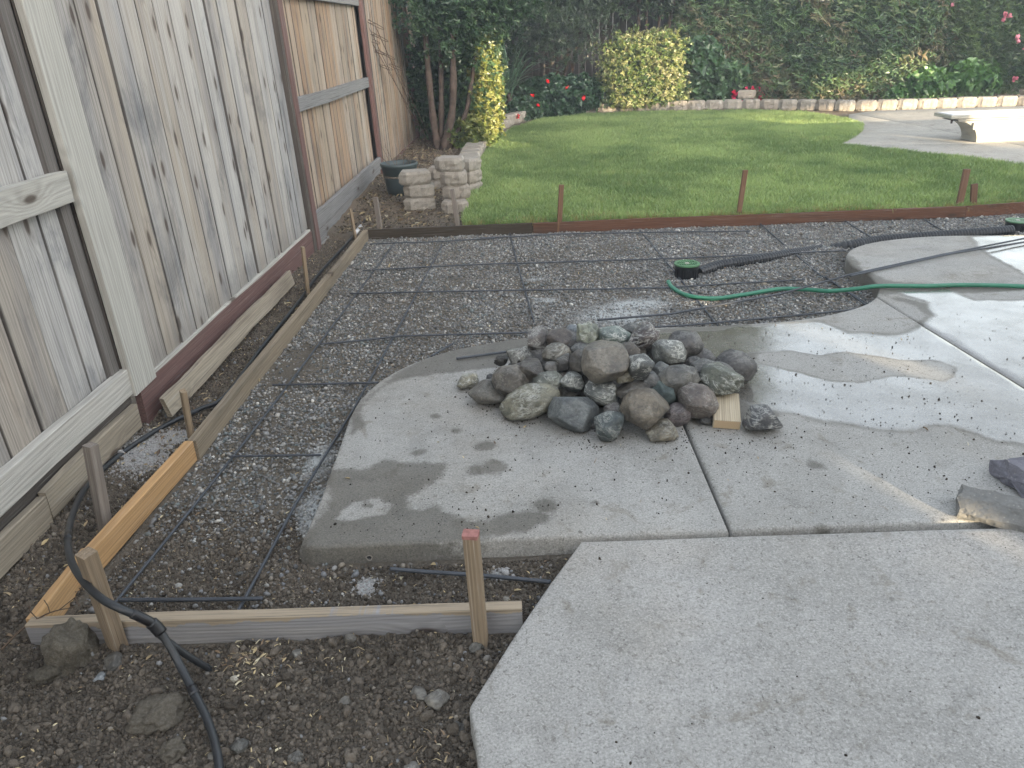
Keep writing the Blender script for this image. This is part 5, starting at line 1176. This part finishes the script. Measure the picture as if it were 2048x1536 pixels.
T7 = empty('rose_bush', (8.4, 14.9, .1), 'loose green rose bush with pink flowers at the right end of the hedge', 'rose bush')
crown(T7, [((8.2, 15.0, 1.3), (.8, .5, 1.3)), ((8.9, 15.0, 1.1), (.6, .5, 1.2)), ((7.7, 14.95, 1.9), (.55, .4, .7))], 8500, .085, [(.035, .075, .030), (.06, .11, .045), (.10, .15, .06)], LONG, shell=.6, zmin=.1)
T8 = empty('low_green_plants', (7.6, 14.6, .1), 'low bright green leafy plants under the roses behind the wall', 'plant')
crown(T8, [((7.35, 14.62, .34), (.45, .22, .26)), ((8.05, 14.6, .40), (.45, .22, .30)), ((6.8, 14.72, .25), (.3, .18, .2))], 1500, .105, [(.04, .11, .03), (.07, .16, .045), (.11, .21, .06)], BROAD, shell=.6, zmin=.1)
T9 = empty('geranium', (.95, 14.75, .05), 'dark green mounded plant dotted with red flowers at the back left of the lawn', 'flowering plant')
crown(T9, [((.62, 14.6, .32), (.62, .40, .40)), ((1.10, 14.95, .36), (.45, .35, .32)), ((.22, 14.2, .2), (.35, .3, .22))], 3600, .075, [(.022, .055, .028), (.034, .078, .038), (.05, .10, .05)], BROAD, shell=.5)
# flowers: petals built as small heads, each a part
def flower_raw(seed, n=9):
    rr = random.Random(seed); parts = []
    for _ in range(n):
        V, F = leaf_raw(.8, .3, -.3, 2); a, b = rr.uniform(0, 6.28), rr.uniform(0, 1.4); cb, sb = math.cos(b), math.sin(b); o = []
        for x, y, z in V: y2, z2 = y * cb - z * sb, y * sb + z * cb; o.append((x * math.cos(a) - y2 * math.sin(a), x * math.sin(a) + y2 * math.cos(a), z2))
        parts.append((o, F))
    return merge(parts)
FM = [mesh('flower', *flower_raw(i)) for i in range(3)]; FMP = [mesh('flower', *flower_raw(i + 5)) for i in range(3)]
mr = NM('red_petal', .6, .3).done((.85, .03, .04)); mp = NM('pink_petal', .6, .3).done((.62, .22, .28)); mg = NM('magenta_petal', .6, .3).done((.75, .03, .12))
FMG = [mesh('flower', *flower_raw(i + 9)) for i in range(3)]
for f_ in FM: f_.materials.append(mr)
for f_ in FMP: f_.materials.append(mp)
for f_ in FMG: f_.materials.append(mg)
def flower(par, px, py, Y, s, ms, i=0):
    Y += PUSH; x, z = GY(px, py, Y); o = bpy.data.objects.new('flower', ms[i % 3]); COL.objects.link(o); o.parent = par; o.location = Vector((x, Y, z)) - Vector(par.location); s *= 1.35; o.location.y -= .12; o.scale = (s, s, s); o.rotation_euler = (1.0, 0, i)
for i, (x, y, Y, s) in enumerate([(1034, 233, 13.7, .055), (1063, 192, 14.1, .042), (1092, 164, 14.2, .05), (1076, 211, 14.0, .04), (1134, 176, 14.45, .042), (1169, 197, 14.5, .055), (1133, 186, 14.45, .03)]): flower(T9, x, y, Y, s, FM, i)
T10 = empty('red_flower_clump', (4.4, 15.5, .1), 'low clump of crimson flowers behind the single raised wall block', 'flowering plant')
crown(T10, [((4.25, 15.05, .28), (.42, .12, .14))], 500, .06, [(.03, .06, .025), (.05, .09, .04)], SMALL, zmin=.1)
rr = random.Random(12)
for i in range(38):
    x = rr.uniform(1462, 1540); y = 178 + rr.uniform(-4, 26) * (1 if x > 1480 else .9); flower(T10, x, y + 2, 14.92 + rr.uniform(-.04, .06), rr.uniform(.028, .045), FMG, i)
for i, (x, y, s) in enumerate([(2000, 33, .06), (1994, 42, .06), (2009, 34, .05), (2028, 78, .06), (2033, 84, .055), (2047, 97, .06), (2019, 160, .055), (2022, 157, .045), (1895, 12, .04)]): flower(T7, x, y, 14.42, s, FMP, i)
# spiky strap leaved plant
T11 = empty('spiky_plant', (-.05, 14.3, .0), 'spiky strap leaved plant with long arching leaves behind the red geranium', 'plant')
rr = random.Random(4)
def strap(par, a, b, c, w):
    a, b, c = (Vector(push(p)) for p in (a, b, c))
    P = catmull([a, b, c], 8); L0 = Vector(par.location); V = []; F = []
    for i, p in enumerate(P):
        t = i / (len(P) - 1); tg = (P[min(i + 1, len(P) - 1)] - P[max(0, i - 1)]).normalized(); s = tg.cross(Vector((0, 0, 1))); s = s.normalized() if s.length > .01 else Vector((1, 0, 0)); ww = w * (1 - t ** 2.5) * (.5 + min(t * 3, .5)); up = s.cross(tg)
        V += [p - s * ww - L0 + up * ww * .35, p - L0, p + s * ww - L0 + up * ww * .35]
        if i: q0 = 3 * (i - 1); F += [(q0, q0 + 1, q0 + 4, q0 + 3), (q0 + 1, q0 + 2, q0 + 5, q0 + 4)]
    link('leaf', mesh('leaf', V, F), M['leafblade'], par, smooth=True)
for i in range(34):
    a = rr.uniform(0, 6.28); e = rr.uniform(.15, 1.3); L = rr.uniform(.7, 1.15); hx, hy = math.cos(a) * math.cos(e), math.sin(a) * math.cos(e); b0 = Vector((-.12, 14.3, .42 + rr.uniform(-.1, .25)))
    m1 = b0 + Vector((hx, hy, math.sin(e) + .15)) * L * .55; m2 = b0 + Vector((hx * 1.0, hy, math.sin(e) * .85 - .10)) * L; strap(T11, b0, m1, m2, rr.uniform(.018, .032))
limb(T11, [(-.10, 14.35, 0), (-.11, 14.33, .3), (-.12, 14.3, .5)], .06, .05, 'bark_dark')
T12 = empty('thin_strap_plant', (1.45, 15.6, .05), 'dark plant with thin arching leaves left of the round lit shrub', 'plant')
for i in range(16):
    a = rr.uniform(0, 6.28); e = rr.uniform(.5, 1.3); L = rr.uniform(.5, .9); hx, hy = math.cos(a) * math.cos(e), math.sin(a) * math.cos(e) * .5; b0 = Vector((1.5, 15.75, .1)); strap(T12, b0, b0 + Vector((hx * .5, hy * .5, math.sin(e) * .7)) * L, b0 + Vector((hx * 1.1, hy, math.sin(e) * .75)) * L, .012)

# ------------------------------------------------------------------ stones and clods lying in the foreground soil
def stone(px, py, w, col, label, z=-.065, sub=4, kind=(.2, 9, .70), mat='rock', fl=.65, cat='stone', name='stone', amp=None):
    x, y = G(px, py, z); r = w / 2 / pxm(x, y, z); V, F = ico(sub, kind[0], 1.5, int(px + py), (r, r * .85, r * fl), kind[1], kind[2])
    o = link(name, mesh(name, V, F), M[mat], smooth=True); o.location = (x, y, gz(x, y) + r * fl * .45); o.rotation_euler.z = px; o.color = (*col, .15); return tag(o, label, cat)
G1 = (.13, .12, .105); G2 = (.09, .085, .075); G3 = (.21, .195, .17)
for a in ((822, 1524, 42, G3, 'pale round stone at the bottom edge left of the near slab'), (588, 1500, 34, G1, 'small grey stone on the soil at the bottom centre left'), (475, 1483, 40, G2, 'dark flat stone right beside the black hose near the bottom'), (422, 1502, 24, G3, 'little pale stone left of the black hose at the bottom'), (874, 1392, 52, G3, 'light angular stone in the soil near the slab curve'), (838, 1380, 40, G1, 'grey stone touching the light angular stone'), (688, 1398, 30, G1, 'grey stone in the middle of the foreground soil'), (953, 1292, 34, G2, 'round dark stone at the foot of the red topped stake'), (700, 1278, 30, G1, 'stone lying just in front of the grey front form board'), (592, 1296, 24, G3, 'pale stone left of centre in front of the front form board'), (228, 1322, 46, G1, 'flat grey stone right of the big earth clod'), (196, 1345, 26, (.26, .28, .30), 'small bluish stone chip beside the big earth clod'), (468, 1352, 20, (.48, .44, .36), 'cream pebble right of the hose fork'), (915, 1445, 34, G2, 'dark stone beside the curved edge of the near slab'), (1012, 1188, 16, G3, 'tiny pale stone by the bar behind the form board')): stone(*a)
for a in ((140, 1305, 105, (.21, .19, .155), 'big lumpy earth clod at the left end of the front form board', 1.0), (318, 1420, 100, (.19, .17, .14), 'wide flat earth clod left of the black hose', .45), (345, 1490, 54, (.19, .17, .14), 'small earth clod below the wide flat clod', .6), (92, 1345, 60, (.15, .135, .11), 'dark earth clod left of the big lumpy clod', .6)):
    o = stone(a[0], a[1], a[2], a[3], a[4], -.055, 4, (.42, 2, .95), 'clodbig', a[5], 'earth clod', 'earth_clod')
# twigs
def twig(pix, r, label):
    P = [Vector((*G(x, y, z), z)) for x, y, z in pix]; P = catmull(P, 5); o0 = P[0].copy(); o = link('twig', tube_mesh([p - o0 for p in P], r, 5, rfun=lambda i: r * (1 - .6 * i / len(P))), M['twig'], smooth=True); o.location = o0; tag(o, label, 'twig'); return o
o = twig([(2, 1300, -.03), (40, 1262, -.02), (80, 1235, .0), (110, 1222, .01), (150, 1214, -.01)], .0035, 'dark forked twig at the left corner where two form boards meet')
for k, br in enumerate([[(75, 1238, .0), (60, 1222, .02), (58, 1212, .03)], [(100, 1226, .01), (96, 1212, .03), (88, 1200, .04)], [(118, 1220, .01), (150, 1195, .04), (158, 1212, .02)]]):
    P = [Vector((*G(x, y, z), z)) - Vector(o.location) for x, y, z in br]; link('branch', tube_mesh(P, .0016, 4), M['twig'], o)
twig([(316, 1206, -.085), (325, 1197, -.08), (348, 1196, -.08)], .002, 'curved pale root piece behind the front form board').data.materials[0] = M['stake']

# ================================================================== unseen wall added behind the camera to block and shape the sun
es = Vector((.871, .491, 0)); et = Vector((-.491, .871, 0)); T0 = -8.0
HOLES = [(5.14, 5.66, 2.50, 3.95), (9.1, 10.5, 2.95, 4.25), (9.85, 14.5, 1.88, 2.58), (12.4, 13.3, 2.76, 3.14), (13.3, 14.3, 2.93, 3.38), (3.12, 3.28, 1.375, 1.54), (2.20, 2.29, 1.255, 1.335)]  # openings shaped to let the sun patches through
hs_ = empty('sun_blocker', tuple(es * 5 + et * T0), 'unseen pierced wall added behind the viewer to shape the sunlight', 'sun_blocker')
ss = sorted({-9., 20.} | {h for q in HOLES for h in q[:2]}); zs_ = sorted({-.1, 5.4} | {h for q in HOLES for h in q[2:]})
bx = []
for i in range(len(ss) - 1):
    run = None
    for j in range(len(zs_) - 1):
        c = ((ss[i] + ss[i + 1]) / 2, (zs_[j] + zs_[j + 1]) / 2); hole = any(a < c[0] < b and e < c[1] < f for a, b, e, f in HOLES)
        if not hole: run = (run[0] if run else zs_[j], zs_[j + 1])
        if (hole or j == len(zs_) - 2) and run: bx.append((ss[i], ss[i + 1], *run)); run = None
        elif hole: run = None
hs_.rotation_euler.z = math.atan2(es.y, es.x)
link('wall', mesh('wall', *merge([box_raw(a - 5, b - 5, -.06, .06, e, f) for a, b, e, f in bx])), M['stucco'], hs_)
link('blocker_top', mesh('blocker_top', *prism([(-14.4, 5.40), (15.4, 5.40), (15.4, 5.62), (-14.4, 5.62)], -4.5, .5)), M['stucco'], hs_)

# ------------------------------------------------------------------ thin volume added to imitate the lens flare veil
hz_ = link('lens_veil', mesh('lens_veil', *box_raw(-38, 38, -38, 40, -1.1, 11.5)), None)
mh = bpy.data.materials.new('lens_veil'); mh.use_nodes = True; t_n = mh.node_tree; t_n.nodes.clear()
pvn = t_n.nodes.new('ShaderNodeVolumePrincipled'); ou = t_n.nodes.new('ShaderNodeOutputMaterial')
pvn.inputs['Color'].default_value = (.80, .90, 1, 1); pvn.inputs['Density'].default_value = .004; pvn.inputs['Anisotropy'].default_value = 0
t_n.links.new(pvn.outputs[0], ou.inputs['Volume']); hz_.data.materials.append(mh); tag(hz_, kind='stuff')
